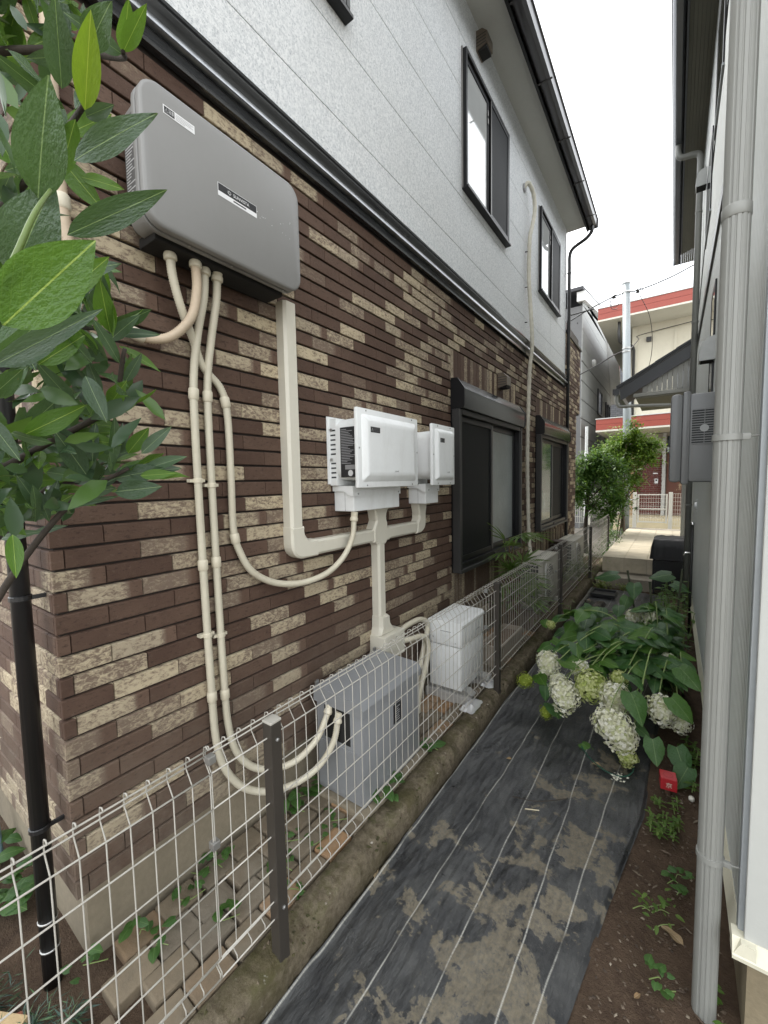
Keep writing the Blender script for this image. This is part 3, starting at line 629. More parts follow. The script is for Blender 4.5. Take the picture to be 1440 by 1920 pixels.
for yy in (2.50, 2.83): MB().box(-1.43, -1.10, yy, yy+.12, .085, .172, .006).build('block', M_BLK, wb)
for yy in (2.53, 2.80): MB().prism([(-1.42, .172), (-1.085, .172), (-1.085, .178), (-1.13, .205), (-1.42, .205)], 1, yy, yy+.075).build('foot', M_SILVER, wb)
# white crumpled wrap at its front feet
def rag(name, c, sx, sy, h, label, m, seed):
    g = MB(); n = 9; r_ = random.Random(seed)
    for i in range(n):
        for j in range(n):
            u, v = i/(n-1)-.5, j/(n-1)-.5; e = max(0, 1-4*max(u*u, v*v))
            g.v.append((c[0]+u*sx*(1+.15*nz(i, j, seed, .9)), c[1]+v*sy*(1+.15*nz(j, i, seed, .9)), c[2]+h*e*(.5+.8*abs(nz(u*9, v*9, seed)))+.006))
    for i in range(n-1):
        for j in range(n-1): g.f.append((i*n+j, (i+1)*n+j, (i+1)*n+j+1, i*n+j+1))
    return tag(g.build(name, m, None, 25), label, 'wrapping')
M_FOIL = mat('white_silver_wrap', (.62, .62, .62), .22, .35, .05)
rag('crumpled_wrap', (-1.075, 2.50, .13), .10, .19, .055, 'crumpled white wrap at the near front foot of the white cabinet', M_FOIL, 3)
rag('crumpled_wrap', (-1.085, 2.86, .13), .10, .15, .045, 'crumpled white wrap at the far front foot of the white cabinet', M_FOIL, 8)
# looping hoses between the duct end box and the cabinet
conduit('drain_hose', [(-1.44, 2.15, .66), (-1.42, 2.25, .70), (-1.40, 2.40, .70), (-1.39, 2.47, .63), (-1.39, 2.40, .47), (-1.39, 2.33, .30), (-1.39, 2.32, .12)], 'upper cream hose arching from the duct end box beside the white cabinet', r=.019, gland=False)
conduit('drain_hose', [(-1.42, 2.15, .62), (-1.38, 2.24, .62), (-1.36, 2.36, .60), (-1.345, 2.40, .52), (-1.345, 2.35, .38), (-1.345, 2.27, .24), (-1.345, 2.25, .12)], 'lower cream hose arching from the duct end box beside the white cabinet', r=.019, gland=False)
# long wrapped refrigerant duct down the far part of the wall
rd = [(-1.50, 5.02, 4.98), (-1.455, 5.05, 5.03), (-1.43, 5.17, 4.96), (-1.43, 5.22, 4.80), (-1.45, 5.19, 4.62), (-1.462, 5.14, 4.45), (-1.465, 5.13, 4.0), (-1.43, 5.13, 3.45), (-1.425, 5.13, 3.2), (-1.455, 5.14, 2.9), (-1.465, 5.11, 2.0), (-1.46, 5.13, 1.4), (-1.44, 5.12, .9), (-1.40, 5.1, .66)]
t = thing('wrapped_pipe', 'long tape wrapped cream pipe running down the wall between the two far windows', 'pipe', (-1.43, 5.1, .6))
pth = resample(bez(rd, 12), .012); MB().tube(pth, .03, 10, True, lambda i: .0225+.0016*math.sin(i*1.05)+.001*math.sin(i*2.7)).build('wrapped_line', mat('cream_tape', (.60, .57, .48), .6, 0, .1, dirt=.3), t, True)
for zz in (4.3, 3.9, 3.5): MB().tube([(-1.498, 5.08, zz), (-1.47, 5.09, zz)], .006, 6).build('pipe_clip', M_GREYALU, t)
MB().lathe([(.045, 0), (.04, .02)], (WALLX, 5.02, 4.98), 0, 12).build('wall_sleeve', mat('grey_sleeve', (.33, .33, .33)), t)

# ================================================================== GROUND
def soil_material():
    N = NM('damp_soil'); p = N.pos()
    a = N.noise(p, 6, 8, .7); b = N.noise(p, 55, 6, .7); d = N.noise(p, 190, 3, .7)
    c = N.mix(N.ramp(a, (.3, 0.0), (.7, 1.0)), (.045, .028, .018), (.110, .074, .049))
    c = N.mix(N.ramp(b, (.45, 0.0), (.75, .7)), c, (.115, .080, .053))
    c = N.mix(N.ramp(d, (.66, 0.0), (.72, .5)), c, (.22, .19, .15))
    return N.fin(N.bsdf(c, .92, 0, N.bump(N.m_('ADD', b, N.m_('MULTIPLY', d, .6)), .9, .012), .25))
M_SOIL = soil_material()
struct(MB().add([(-80, -40, -.06), (80, -40, -.06), (80, 160, -.06), (-80, 160, -.06)], [(0, 1, 2, 3)]).build('ground', mat('packed_earth', (.20, .18, .15), .9, 0, .2, 1.5, bump=.4)))
def grid(x0, x1, y0, y1, nx, ny, f):
    g = MB()
    for j in range(ny+1):
        for i in range(nx+1):
            x = x0+(x1-x0)*i/nx; y = y0+(y1-y0)*j/ny; q = f(x, y); g.v.append(q if isinstance(q, tuple) else (x, y, q))
    for j in range(ny):
        for i in range(nx): a = j*(nx+1)+i; g.f.append((a, a+1, a+nx+2, a+nx+1))
    return g
struct(grid(-1.02, .32, -1.3, 8.0, 45, 310, lambda x, y: -.012+.010*nz(x, y, 1, 5)+.006*nz(x, y, 2, 17)+(.012*max(0, nz(x, y, 5, 9)) if x > -.25 else 0)-(.012 if x < -.3 else 0)).build('soil_bed', M_SOIL, None, True))
# earth under the paving strip beside the house
struct(grid(-3.6, -1.04, -.9, 9.0, 60, 160, lambda x, y: .083+.008*nz(x, y, 1, 6)).build('paving_bed', M_SOIL, None, True))
# concrete kerb wall that carries the fence: worn, mossy
def kerb_material():
    N = NM('mossy_concrete'); p = N.pos(); z = N.sep(p)[2]
    a = N.noise(p, 5, 7, .7); b = N.noise(p, 45, 6, .75)
    c = N.mix(N.ramp(b, (.3, 0.0), (.72, 1.0)), (.080, .062, .040), (.215, .182, .130))
    c = N.mix(N.ramp(a, (.47, 0.0), (.66, .85)), c, (.062, .055, .022))
    c = N.mix(N.m_('MULTIPLY', N.ramp(N.noise(p, 11, 5, .7), (.52, 0.0), (.66, .8)), N.ramp(z, (.10, 0.2), (.14, 1.0))), c, (.085, .085, .035))
    c = N.mix(N.ramp(N.noise(p, 16, 4, .7), (.68, 0.0), (.74, .8)), c, (.36, .34, .29))
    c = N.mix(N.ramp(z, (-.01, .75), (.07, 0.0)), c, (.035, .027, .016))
    return N.fin(N.bsdf(c, .93, 0, N.bump(N.m_('ADD', b, a), .8, .010), .2))
M_KERB = kerb_material()
kb = MB(); prof_k = [(-1.092, .06), (-1.090, .115), (-1.082, .134), (-1.05, .137), (-1.015, .136), (-.997, .130), (-.985, .115), (-.980, .08), (-.978, .04), (-.975, -.05)]
ny = 1100
for j in range(ny+1):
    y = -1.4+10.4*j/ny
    for i, (x, z_) in enumerate(prof_k):
        e = .012*nz(x, y, z_, 9)+.009*nz(x, y, z_, 27)+.006*nz(x, y, z_, 70); chip = .05*max(0, nz(1, y, 4, 5)-.15) if i in (4, 5, 6) else .02*max(0, nz(2, y, 9, 11)-.2)
        kb.v.append((x+(e if 0 < i < 9 else 0)*(.8 if i > 5 else .3)-chip*.5, y, z_+(e if 1 < i < 8 else 0)*.7-chip))
n = len(prof_k)
for j in range(ny):
    for i in range(n-1): a = j*n+i; kb.f.append((a, a+1, a+n+1, a+n))
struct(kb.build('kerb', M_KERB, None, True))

moss = MB(); mr_ = random.Random(21); mv = []
for i in range(2600):
    y = mr_.uniform(-.4, 6.5)**1.0; 
    if nz(3, y, 1, 4) < mr_.uniform(-.35, .45): continue
    x = mr_.choice((-1.085, -1.06, -1.03, -1.0, -.99))+mr_.gauss(0, .012); z_ = .128+.012*nz(x, y, .13, 9)+mr_.uniform(-.004, .006)-(.02 if x > -.99 else 0); a = mr_.uniform(0, 6.28); L = mr_.uniform(.003, .010)
    c = Vector((x, y, z_)); d = Vector((math.cos(a), math.sin(a), 0))*L; e = Vector((-math.sin(a), math.cos(a), 0))*L*mr_.uniform(.5, .9); moss.add([c-d, c+e, c+d, c-e, c+Vector((0, 0, L*mr_.uniform(.3, .9)))], [(0, 1, 4), (1, 2, 4), (2, 3, 4), (3, 0, 4)]); mv.append(mr_.random())
mm = moss.mesh('kerb_moss', None, False, False); N_ = NM('moss_and_grit'); at = N_.n('Attribute', attribute_name='leafrand').outputs['Fac']
mm.materials.append(N_.fin(N_.bsdf(N_.ramp(at, (0.0, (.030, .028, .010)), (.45, (.060, .058, .020)), (.7, (.075, .055, .034)), (.95, (.16, .13, .09)), (1.0, (.36, .33, .28))), .95)))
at_ = mm.attributes.new('leafrand', 'FLOAT', 'FACE'); at_.data.foreach_set('value', [mv[i//4] for i in range(len(mm.polygons))])
tag(stuff(obj('kerb_moss', mm)), 'moss clumps and grit scattered along the worn kerb top', 'moss')
# pavers beside the house, laid loose with soil joints
def paver_material():
    N = NM('worn_paver'); r = N.rnd(); p = N.pos()
    c = N.ramp(r, (0.0, (.175, .140, .098)), (.4, (.205, .165, .115)), (.68, (.165, .140, .108)), (.80, (.20, .150, .100)), (.88, (.33, .195, .100)), (1.0, (.36, .225, .12)))
    c = N.mix(N.ramp(N.noise(p, 14, 7, .7), (.35, 0.0), (.75, .6)), c, (.11, .095, .07))
    c = N.mix(N.ramp(N.noise(p, 4, 4, .7), (.5, 0.0), (.7, .55)), c, (.26, .235, .19))
    return N.fin(N.bsdf(c, .9, 0, N.bump(N.noise(p, 70, 5, .7), .5, .006), .25))
M_PAV = paver_material()
paving = struct(MB().box(-1.52, -1.10, -.85, 8.9, .02, .07).build('paving', M_SOIL))
pm = [MB().box(-.049, .049, -.068, .068, -.03, .03, .006+.002*k).mesh('paver', M_PAV) for k in range(3)]
def lay(x0, x1, y0, y1, rows_y):
    nx = int(round((x1-x0)/.1045)); k = 0
    for i in range(nx):
        y = y0+(0 if i % 2 else -.072)
        while y < y1:
            if y > y0-.04 and y+.14 < y1+.03 and rng.random() < .97:
                M = Matrix.Translation((x0+.052+i*.1045+rng.uniform(-.004, .004), y+.072+rng.uniform(-.004, .004), .088+rng.uniform(-.006, .006))) @ Matrix.Rotation(rng.uniform(-.04, .04), 4, 'Z') @ Matrix.Rotation(rng.uniform(-.03, .03), 4, 'X') @ Matrix.Rotation(rng.uniform(-.04, .04), 4, 'Y')
                obj('paver', pm[k % 3], paving, M)
            k += 1; y += .1435
lay(-1.515, -1.095, .42, 4.2, 1)
lay(-2.1, -1.66, -.35, .25, 1); lay(-1.41, -1.095, -.3, .42, 1)
for (px, py, an, tl) in ((-1.46, .12, .7, .15), (-1.50, .24, -.4, -.2), (-1.40, .20, 1.9, .3)):      # broken terracotta pieces in the open soil
    tag(MB().prism([(-.035, -.025), (.03, -.03), (.042, .012), (-.01, .032), (-.04, .01)], 2, -.012, .012).build('terracotta_shard', mat('terracotta', (.30, .11, .07), .85, bump=.4)),
        {.7: 'larger broken terracotta shard left of the black downpipe foot', -.4: 'terracotta shard against the black downpipe foot', 1.9: 'terracotta shard in bare soil in front of the black downpipe'}[an], 'shard').matrix_basis = Matrix.Translation((px, py, .105)) @ Matrix.Rotation(an, 4, 'Z') @ Matrix.Rotation(tl, 4, 'X')

# ---- black weed-control sheet with white guide lines
def sheet_material():
    N = NM('weed_control_fabric'); p = N.pos(); s = N.sep(p); x, y = s[0], s[1]
    wob = N.m_('MULTIPLY', N.m_('SUBTRACT', N.noise(p, 2.2, 2), .5), .06)
    wv = N.m_('ADD', N.noise(N.scale(p, (420, 40, 1)), 1, 2), N.noise(N.scale(p, (40, 420, 1)), 1, 2))
    c = N.mix(N.ramp(N.noise(p, 3, 6, .65), (.35, 0.0), (.7, 1.0)), (.012, .013, .015), (.040, .042, .044))
    c = N.mix(N.ramp(N.noise(N.scale(p, (26, 6, 1)), 1.2, 6, .7), (.45, 0.0), (.75, .4)), c, (.075, .076, .075))
    # dried silt left where puddles stood: sharp edged, more of it on the near right
    band = N.ramp(N.m_('ABSOLUTE', N.m_('ADD', N.m_('ADD', x, .42), N.m_('MULTIPLY', N.m_('SUBTRACT', y, 1.6), -.10))), (.05, 1.0), (.42, 0.0))
    near = N.ramp(N.m_('DIVIDE', y, 4.0), (.36, 1.0), (.68, 0.0))
    q = N.noise(p, 5.2, 7, .66, .4); q2 = N.noise(p, 17, 5, .7)
    lim = N.m_('ADD', N.m_('ADD', N.m_('MULTIPLY', q, .8), N.m_('MULTIPLY', q2, .22)), N.m_('MULTIPLY', N.m_('ADD', N.m_('MULTIPLY', band, 1.1), near), .075))
    silt = N.ramp(lim, (.648, 0.0), (.658, .85), (.69, 1.0))
    silt = N.m_('MULTIPLY', silt, N.ramp(N.noise(p, 60, 5, .75), (.34, .35), (.58, 1.0)))
    sc_ = N.mix(N.noise(p, 14, 6, .7), (.125, .106, .074), (.225, .195, .138))
    film = N.ramp(N.m_('ADD', N.noise(p, 6, 8, .72), N.m_('MULTIPLY', near, .08)), (.48, 0.0), (.72, .45)); c = N.mix(film, c, (.085, .085, .080))
    speck = N.ramp(N.noise(p, 75, 4, .7), (.62, 0.0), (.72, .5)); c = N.mix(speck, c, (.16, .15, .125))
    c = N.mix(N.m_('MULTIPLY', silt, .9), c, sc_)
    # woven white threads
    for x0, sl in ((-.963, 0.0), (-.765, .025), (-.585, .008), (-.395, .004), (-.30, .064)):
        xx = N.m_('ABSOLUTE', N.m_('SUBTRACT', N.m_('ADD', x, N.m_('MULTIPLY', wob, .45)), N.m_('ADD', N.m_('MULTIPLY', N.m_('SUBTRACT', y, 1.2), sl), x0)))
        ln = N.m_('MULTIPLY', N.ramp(xx, (.0010, 1.0), (.0021, 0.0)), N.ramp(N.noise(N.scale(p, (30, 300, 1)), 1, 2), (.36, .35), (.5, 1.0)))
        ln = N.m_('MULTIPLY', ln, N.ramp(N.noise(p, 5, 3), (.3, .25), (.5, 1.0)))
        c = N.mix(N.m_('MULTIPLY', ln, .8), c, (.50, .49, .44))
    h = N.m_('ADD', N.m_('MULTIPLY', wv, .12), N.noise(N.scale(p, (22, 7, 1)), 1, 5, .6))
    r = N.mix(silt, N.ramp(N.noise(p, 4, 4), (.3, .24), (.7, .44)), .9)
    return N.fin(N.bsdf(c, r, 0, N.bump(h, .9, .012), .6))
def sheet_right(y):
    pts = [(.3, -.30), (1.2, -.226), (1.67, -.165), (2.26, -.075), (2.7, -.06), (3.6, -.02), (7.2, .0)]
    for (a, b), (c, d) in zip(pts, pts[1:]):
        if y <= c: return b+(d-b)*(y-a)/(c-a)
    return 0
def sheet_pt(x, y):
    u = (x+.97)/.97; xr = sheet_right(y); X_ = -.97+u*(xr+.97)+(.012*nz(0, y, 3, 2.5) if u < .03 else 0)
    wr = .006*nz(X_*9, y*2.2, 3)+.006*abs(nz(X_*20+nz(X_*3, y*2, 1)*3, y*4, 8))+.009*nz(X_*3, y*1.3, 6)+.003*nz(X_*45, y*9, 2)
    lap = .010*max(0, 1-abs(X_+.40-.02*(y-1.2))/.06)
    return (X_, y, .009+wr+lap+(.012*max(0, 1-(u*40)) if u < .03 else 0)-(.014 if u > .985 else 0))
tag(grid(-.97, 0, -1.1, 6.75, 130, 700, sheet_pt).build('weed_sheet', sheet_material(), None, True), 'dirty black weed control sheet with white threads covering the alley floor', 'ground sheet')

# ================================================================== MESH FENCE
fence = thing('mesh_fence', 'low welded wire fence with grey-brown posts along the kerb', 'fence', (-1.005, 4, .13))
M_POST = mat('grey_brown_post', (.052, .045, .038), .4, .2, .08, dirt=.1)
M_WIRE = mat('pale_coated_wire', (.42, .40, .355), .38, 0, .06)
FX = -1.005
for i in range(5):
    y = .794+2.0*i
    p_ = MB().box(FX-.020, FX+.020, y-.020, y+.020, .10, .914, .002).build('post', M_POST, fence)
    MB().box(FX-.021, FX+.021, y-.021, y+.021, .914, .922, .002).build('post_cap', M_WIRE if i == 0 else M_POST, p_)
    for zz in (.86, .30): MB().lathe([(.006, 0), (.006, .004), (.003, .006)], (FX+.020, y+.002, zz), 0, 8).build('bolt', M_SILVER, p_)
def mesh_panel(y0, y1, sd):
    m = MB(); r_ = random.Random(sd)
    for z_, dx in ((.929, -.012), (.906, -.024), (.868, .003), (.767, .003), (.655, .003), (.542, .003), (.432, .003), (.323, .003), (.290, -.018), (.262, .003)):
        m.tube([(FX+dx-.004, y0+(y1-y0)*k/8, z_+r_.uniform(-.0012, .0012)) for k in range(9)], .0023, 6)
    n = int(round((y1-y0)/.0495))
    for k in range(n+1):
        y = y0+(y1-y0)*k/n; x = FX-.004
        m.tube([(x, y, .255), (x, y, .275), (x-.020, y, .29), (x, y, .322), (x, y, .60), (x, y, .866), (x-.0265, y, .903), (x-.0265, y, .918), (x-.022, y, .936), (x-.010, y, .940), (x-.004, y, .932)], .0017, 5)
    return m.build('mesh_panel', M_WIRE, fence, True)
for i in range(6): mesh_panel(-1.415+2.005*i, .585+2.005*i, i) if i < 5 else mesh_panel(8.62, 9.0, 9)
for i in range(4):
    for zz in (.907, .66): MB().box(FX-.016, FX+.006, .578+2.005*i, .600+2.005*i, zz-.010, zz+.012, .002).build('panel_clip', M_SILVER, fence)

# ================================================================== AIR-CONDITIONER UNITS, POTS
M_AC = mat('aged_ivory_metal', (.50, .48, .41), .5, 0, .05, dirt=.15)
def ac_unit(y0, label):
    t = thing('air_conditioner', label, 'air conditioner', (-1.32, y0+.38, .1), 'outdoor air conditioner units by the wall')
    x0, x1, z0, z1 = -1.46, -1.21, .14, .70
    MB().box(x0, x1, y0, y0+.76, z0, z1-.02, .012).build('case', M_AC, t, 40); MB().box(x0-.004, x1+.004, y0-.004, y0+.764, z1-.03, z1, .008).build('top_panel', M_AC, t, 40)
    MB().box(x0+.02, x1-.05, y0-.003, y0+.002, z0+.05, z1-.06).build('coil_recess', M_SLOT, t)
    for i in range(9): MB().box(x0+.018, x1-.045, y0-.007, y0-.002, z0+.06+i*.05, z0+.072+i*.05).build('coil_guard_bar', M_AC, t)
    for i in range(3): MB().box(x0+.05+i*.06, x0+.054+i*.06, y0-.0066, y0-.003, z0+.05, z1-.06).build('coil_guard_bar', M_AC, t)
    fc = (x1, y0+.30, .42)
    MB().lathe([(.215, -.002), (.215, .004), (.20, .006)], fc, 0, 28).build('fan_ring', M_AC, t, 40)
    MB().lathe([(.198, .0065), (.198, .0075)], fc, 0, 28).build('fan_opening', M_SLOT, t)
    g = MB()
    for r in (.03, .06, .09, .12, .15, .18): g.tube([(x1+.014-.006*(r/.2), fc[1]+r*math.cos(a*math.pi/12), fc[2]+r*math.sin(a*math.pi/12)) for a in range(25)], .0028, 5, False)
    for a in range(12): g.tube([(x1+.013, fc[1], fc[2]), (x1+.006, fc[1]+.21*math.cos(a*math.pi/6), fc[2]+.21*math.sin(a*math.pi/6))], .0025, 5)
    g.build('fan_grille', M_AC, t)
    MB().tube(bez([(x1+.012, y0+.10, .20), (x1+.02, y0+.055, .40), (x1+.016, y0+.07, .60), (x1+.01, y0+.13, .655)], 6), .006, 6).build('edge_bow', M_WHITE, t, True)
    for yy in (y0+.08, y0+.62): MB().box(x0-.02, x1+.03, yy, yy+.06, .085, .138, .004).build('foot', M_BLK, t)
    return t
ac_unit(4.86, 'nearer ivory outdoor air conditioner unit beside the fan-leaved palm'); ac_unit(6.72, 'farther ivory outdoor air conditioner unit with a stack of bowls in front')
M_BOWL = mat('brown_glazed_pot', (.075, .05, .036), .4, 0, .2)
bt = thing('bowl_planter', 'brown glazed pot with wide bowl lid beside the farther air conditioner', 'pot', (-1.40, 6.47, .09))
MB().lathe([(.06, 0), (.085, .1), (.11, .35), (.12, .52), (.105, .53)], (-1.38, 6.45, .085), 2, 20).build('pot', M_BOWL, bt, True)
MB().lathe([(.05, 0), (.10, .02), (.145, .055), (.15, .062), (.135, .058), (.06, .03)], (-1.38, 6.45, .615), 2, 24).build('bowl', M_BOWL, bt, True)
MB().lathe([(.05, 0), (.09, .02), (.12, .06), (.125, .066), (.11, .062), (.05, .03)], (-1.375, 6.45, .665), 2, 24).build('bowl', M_BOWL, bt, True)
pl = thing('planter_trough', 'pale plastic trough of dry soil behind the second fence panel', 'planter', (-1.2, 3.45, .09))
tr = MB()
for a, b in ((0, 1),):
    o_ = [(-1.285, 3.15), (-1.105, 3.15), (-1.105, 3.74), (-1.285, 3.74)]
    i_ = [(x_*.0+(-1.195)+(x_+1.195)*.82, 3.445+(y_-3.445)*.93) for x_, y_ in o_]; b_ = [(-1.195+(x_+1.195)*.8, 3.445+(y_-3.445)*.92) for x_, y_ in o_]
    tr.add([(x_, y_, .095) for x_, y_ in b_]+[(x_, y_, .295) for x_, y_ in o_]+[(x_, y_, .295) for x_, y_ in i_]+[(x_, y_, .24) for x_, y_ in i_],
           [(0, 1, 2, 3)]+[(k, (k+1) % 4, 4+(k+1) % 4, 4+k) for k in range(4)]+[(4+k, 4+(k+1) % 4, 8+(k+1) % 4, 8+k) for k in range(4)]+[(8+k, 8+(k+1) % 4, 12+(k+1) % 4, 12+k) for k in range(4)])
tr.build('trough', mat('sun_bleached_plastic', (.33, .28, .22), .7, 0, .1, dirt=.3), pl)
grid(-1.27, -1.12, 3.18, 3.71, 10, 30, lambda x, y: .262+.010*nz(x, y, 2, 14)).build('potting_soil', mat('dry_soil', (.17, .12, .085), .95, 0, .35, 30, bump=.8, bs=60), pl)

# ================================================================== THE GREY-SIDED HOUSE (right)
rh = thing('grey_sided_house', 'pale grey ribbed metal sided house along the right of the alley', 'house', (2, 5, 0))
RX, RY0, RY1 = .19, 1.45, 9.3
M_RIB = mat('pale_grey_ribbed_metal', (.56, .58, .555), .45, .1, .05, 2, dirt=.12, dirtcol=(.24, .25, .20))
M_END = mat('weathered_pale_panel', (.43, .435, .41), .6, 0, .05, 1.5, bump=.15, dirt=.18, dirtcol=(.42, .43, .40))
rb = []; y = RY0+.055
while y < RY1-.05: rb += [(RX, y), (RX, y+.018), (RX+.004, y+.021), (RX+.004, y+.027), (RX, y+.030)]; y += .0305
rb.append((RX, RY1-.05)); MB().strip(rb, 2, .33, 5.5).build('ribbed_siding', M_RIB, rh)
MB().box(RX+.012, 4.0, RY0+.01, RY1, .30, 5.5).build('wall', M_RIB, rh)
for ya, yb in ((RY0+.02, RY0+.052), (RY1-.05, RY1)): MB().box(RX-.006, RX+.05, ya, yb, .33, 5.5, .003).build('corner_trim', mat('grey_corner_trim', (.30, .32, .33), .4, .2), rh)
for x0, x1 in ((RX+.006, RX+.46), (RX+.464, RX+.92), (RX+.924, RX+1.4)): MB().box(x0, x1, RY0-.004, RY0+.012, .335, 5.5, .003).build('end_panel', M_END, rh)
MB().box(RX+.02, 3.9, RY0+.03, RY1-.02, -.2, .31).build('foundation', mat('stained_concrete', (.22, .18, .115), .9, 0, .25, 4, bump=.6, bs=70, dirt=.5, dirtcol=(.10, .075, .03)), rh)
MB().prism([(RX-.020, .300), (RX-.018, .288), (RX+.03, .288), (RX+.03, .342), (RX-.002, .342)], 1, RY0-.025, RY1).build('base_flashing', mat('ivory_flashing', (.66, .63, .50), .5, 0, .06, dirt=.15), rh)
MB().prism([(RY0-.027, .300), (RY0-.025, .2875), (RY0+.03, .2875), (RY0+.03, .3425), (RY0-.006, .3425)], 0, RX-.0205, RX+1.5).build('base_flashing', mat('ivory_flashing', (.66, .63, .50)), rh)
# eave, soffit boards, gutter
M_RSOF = mat('olive_soffit', (.13, .125, .095), .7, 0, .08)
for k in range(7): MB().box(.005+k*.0275, .031+k*.0275, 1.0, RY1+.02, 5.415, 5.43, .002).build('soffit_board', M_RSOF, rh)
MB().box(-.012, .003, .6, RY1+.05, 5.385, 5.56).build('fascia', mat('slate_fascia', (.055, .06, .068), .45), rh)
MB().strip([(-.014, 5.55), (-.018, 5.43), (-.04, 5.41), (-.085, 5.41), (-.107, 5.435), (-.115, 5.53), (-.122, 5.535), (-.122, 5.548)], 1, .6, RY1+.0).box(-.12, -.013, RY1, RY1+.006, 5.41, 5.545).build('gutter', mat('slate_gutter', (.10, .105, .115), .35, .2), rh, 40)
MB().prism([(-.12, 5.56), (4, 7.0), (4, 7.05), (-.12, 5.60)], 1, .5, RY1+.08).build('roof', mat('roof_slate', (.05, .05, .055)), rh)
# dark belt course and window slits
MB().box(RX-.014, RX+.002, 2.3, RY1, 3.20, 3.262, .003).build('belt_course', M_BLACKALU, rh)
for y0, y1, z0, z1 in ((3.55, 4.25, 4.25, 5.0), (4.5, 5.2, 3.85, 4.5), (3.45, 3.80, 1.9, 2.9)):
    wn = frame_rect(MB(), RX-.010, RX+.004, y0, y1, z0, z1, .04).build('window', M_BLACKALU, rh); MB().box(RX-.008, RX-.004, y0+.04, y1-.04, z0+.04, z1-.04).build('pane', P_GLASS, wn)
    MB().box(RX-.014, RX, y0-.01, y1+.01, z0-.02, z0-.002, .003).build('sill', mat('grey_corner_trim', (.3, .3, .3)), wn)
# dome vents
def dome(y, z, s=1.0):
    m = MB(); n = 8
    d = MB().prism([(RX, z-.10*s)]+[(RX-.11*s, z-.10*s), (RX-.11*s, z+.0), (RX-.095*s, z+.055*s), (RX-.06*s, z+.095*s), (RX, z+.11*s)], 1, y-.075*s, y+.075*s).build('vent_dome', mat('pale_vent', (.45, .46, .45), .4), rh, 40)
    MB().box(RX-.10*s, RX-.005, y-.068*s, y+.068*s, z-.104*s, z-.101*s).build('vent_mouth', M_DARK, d)
dome(3.45, 2.46, .72); dome(5.6, 4.7, .8)
# downpipes, fluted
def fluted(cx_, cy_, r, z0, z1, m, parent, nf=4, face=-90):
    p = []; seg = 96
    for k in range(seg):
        a = 360*k/seg; rr = r
        da = (a-(face % 360)+180) % 360-180
        if abs(da) < 52:
            q = (da+52)/104*nf
            if q-int(q) > .70: rr = r*.93
        p.append((cx_+rr*math.cos(R(a)), cy_+rr*math.sin(R(a))))
    return MB().prism(p, 2, z0, z1).build('downpipe', m, parent, 12)
M_RP = mat('grey_beige_pipe', (.225, .227, .21), .42, 0, .05, 2, dirt=.15, dirtcol=(.2, .2, .17))
near_pipe = fluted(.118, 1.50, .031, -.1, 5.40, M_RP, rh)
MB().lathe([(.0315, 0), (.033, .002), (.033, .03), (.0315, .032)], (.118, 1.50, 2.335), 2, 24).build('pipe_joint', M_RP, near_pipe, 40)
for zz in (1.745, .50):
    MB().lathe([(.0318, 0), (.0345, .001), (.0345, .018), (.0318, .019)], (.118, 1.50, zz), 2, 28).box(.148, .166, 1.485, 1.495, zz+.001, zz+.018, .001).tube([(.16, 1.49, zz+.01), (.192, 1.492, zz+.012)], .0025, 6).build('pipe_strap', M_RP, near_pipe, 40)
fp = bez([(-.06, 6.05, 5.42), (-.06, 6.05, 5.33), (-.03, 6.05, 5.27), (.10, 6.05, 5.25), (.142, 6.05, 5.21), (.147, 6.05, 5.1)], 6)+[Vector((.147, 6.05, .05))]
far_pipe = MB().tube(fp, .031, 14).build('downpipe', M_RP, rh, True)
for zz in (4.6, 3.4, 2.5, 1.3): MB().lathe([(.032, 0), (.035, .001), (.035, .018), (.032, .019)], (.147, 6.05, zz), 2, 16).build('pipe_strap', M_RP, far_pipe)
# cable clipped along the wall
MB().tube([(RX-.004, 2.9, 4.6), (RX-.004, 4.2, 4.2), (RX-.004, 6.5, 3.6)], .004, 5).build('cable', M_BLACK, rh)
# far porch canopy
cn = MB().prism([(-.92, 3.28), (.60, 4.16), (.60, 4.20), (-.94, 3.31)], 1, 8.95, 10.8).build('porch_roof', mat('charcoal_roof', (.028, .03, .033), .5), rh)
for k in range(5): MB().prism([(-.93+k*.30, 3.315+k*.1735), (-.62+k*.30, 3.494+k*.1735), (-.62+k*.30, 3.524+k*.1735), (-.935+k*.30, 3.352+k*.1735)], 1, 8.93-.002*k, 10.82).build('roof_tile_course', mat('charcoal_roof', (.03, .03, .03)), cn)
MB().prism([(-.86, 3.08), (.60, 3.925), (.60, 4.15), (-.88, 3.295)], 1, 8.955, 8.985).build('barge_board', mat('charcoal_board', (.035, .037, .042), .45), cn)
for k in range(14):
    a = -.52+k*.075; zt = 3.08+(a+.86)*.5788-.01; MB().box(a, a+.07, 9.0, 9.02, 3.19, max(3.2, zt+.09), .003).build('gable_board', mat('grey_gable_board', (.30, .30, .285), .6), cn)
MB().box(-.66, .6, 8.99, 9.04, 3.12, 3.185, .004).build('tie_beam', mat('grey_beam', (.27, .27, .25)), cn)
MB().box(-.62, .6, 9.0, 10.75, 3.09, 3.118).build('porch_ceiling', M_RSOF, cn)
MB().strip([(-.88, 3.30), (-.89, 3.20), (-.93, 3.185), (-.985, 3.205), (-.99, 3.30)], 1, 8.93, 10.8).box(-.99, -.88, 8.925, 8.932, 3.19, 3.30).build('porch_gutter', mat('charcoal_board', (.03, .03, .03)), cn, 40)
MB().tube(bez([(-.93, 8.99, 3.19), (-.93, 8.99, 3.08), (-.88, 8.99, 2.98), (-.70, 8.98, 2.965), (-.3, 8.97, 2.93), (.12, 8.96, 2.89)], 6), .03, 10).build('porch_drain', M_RP, cn, True)
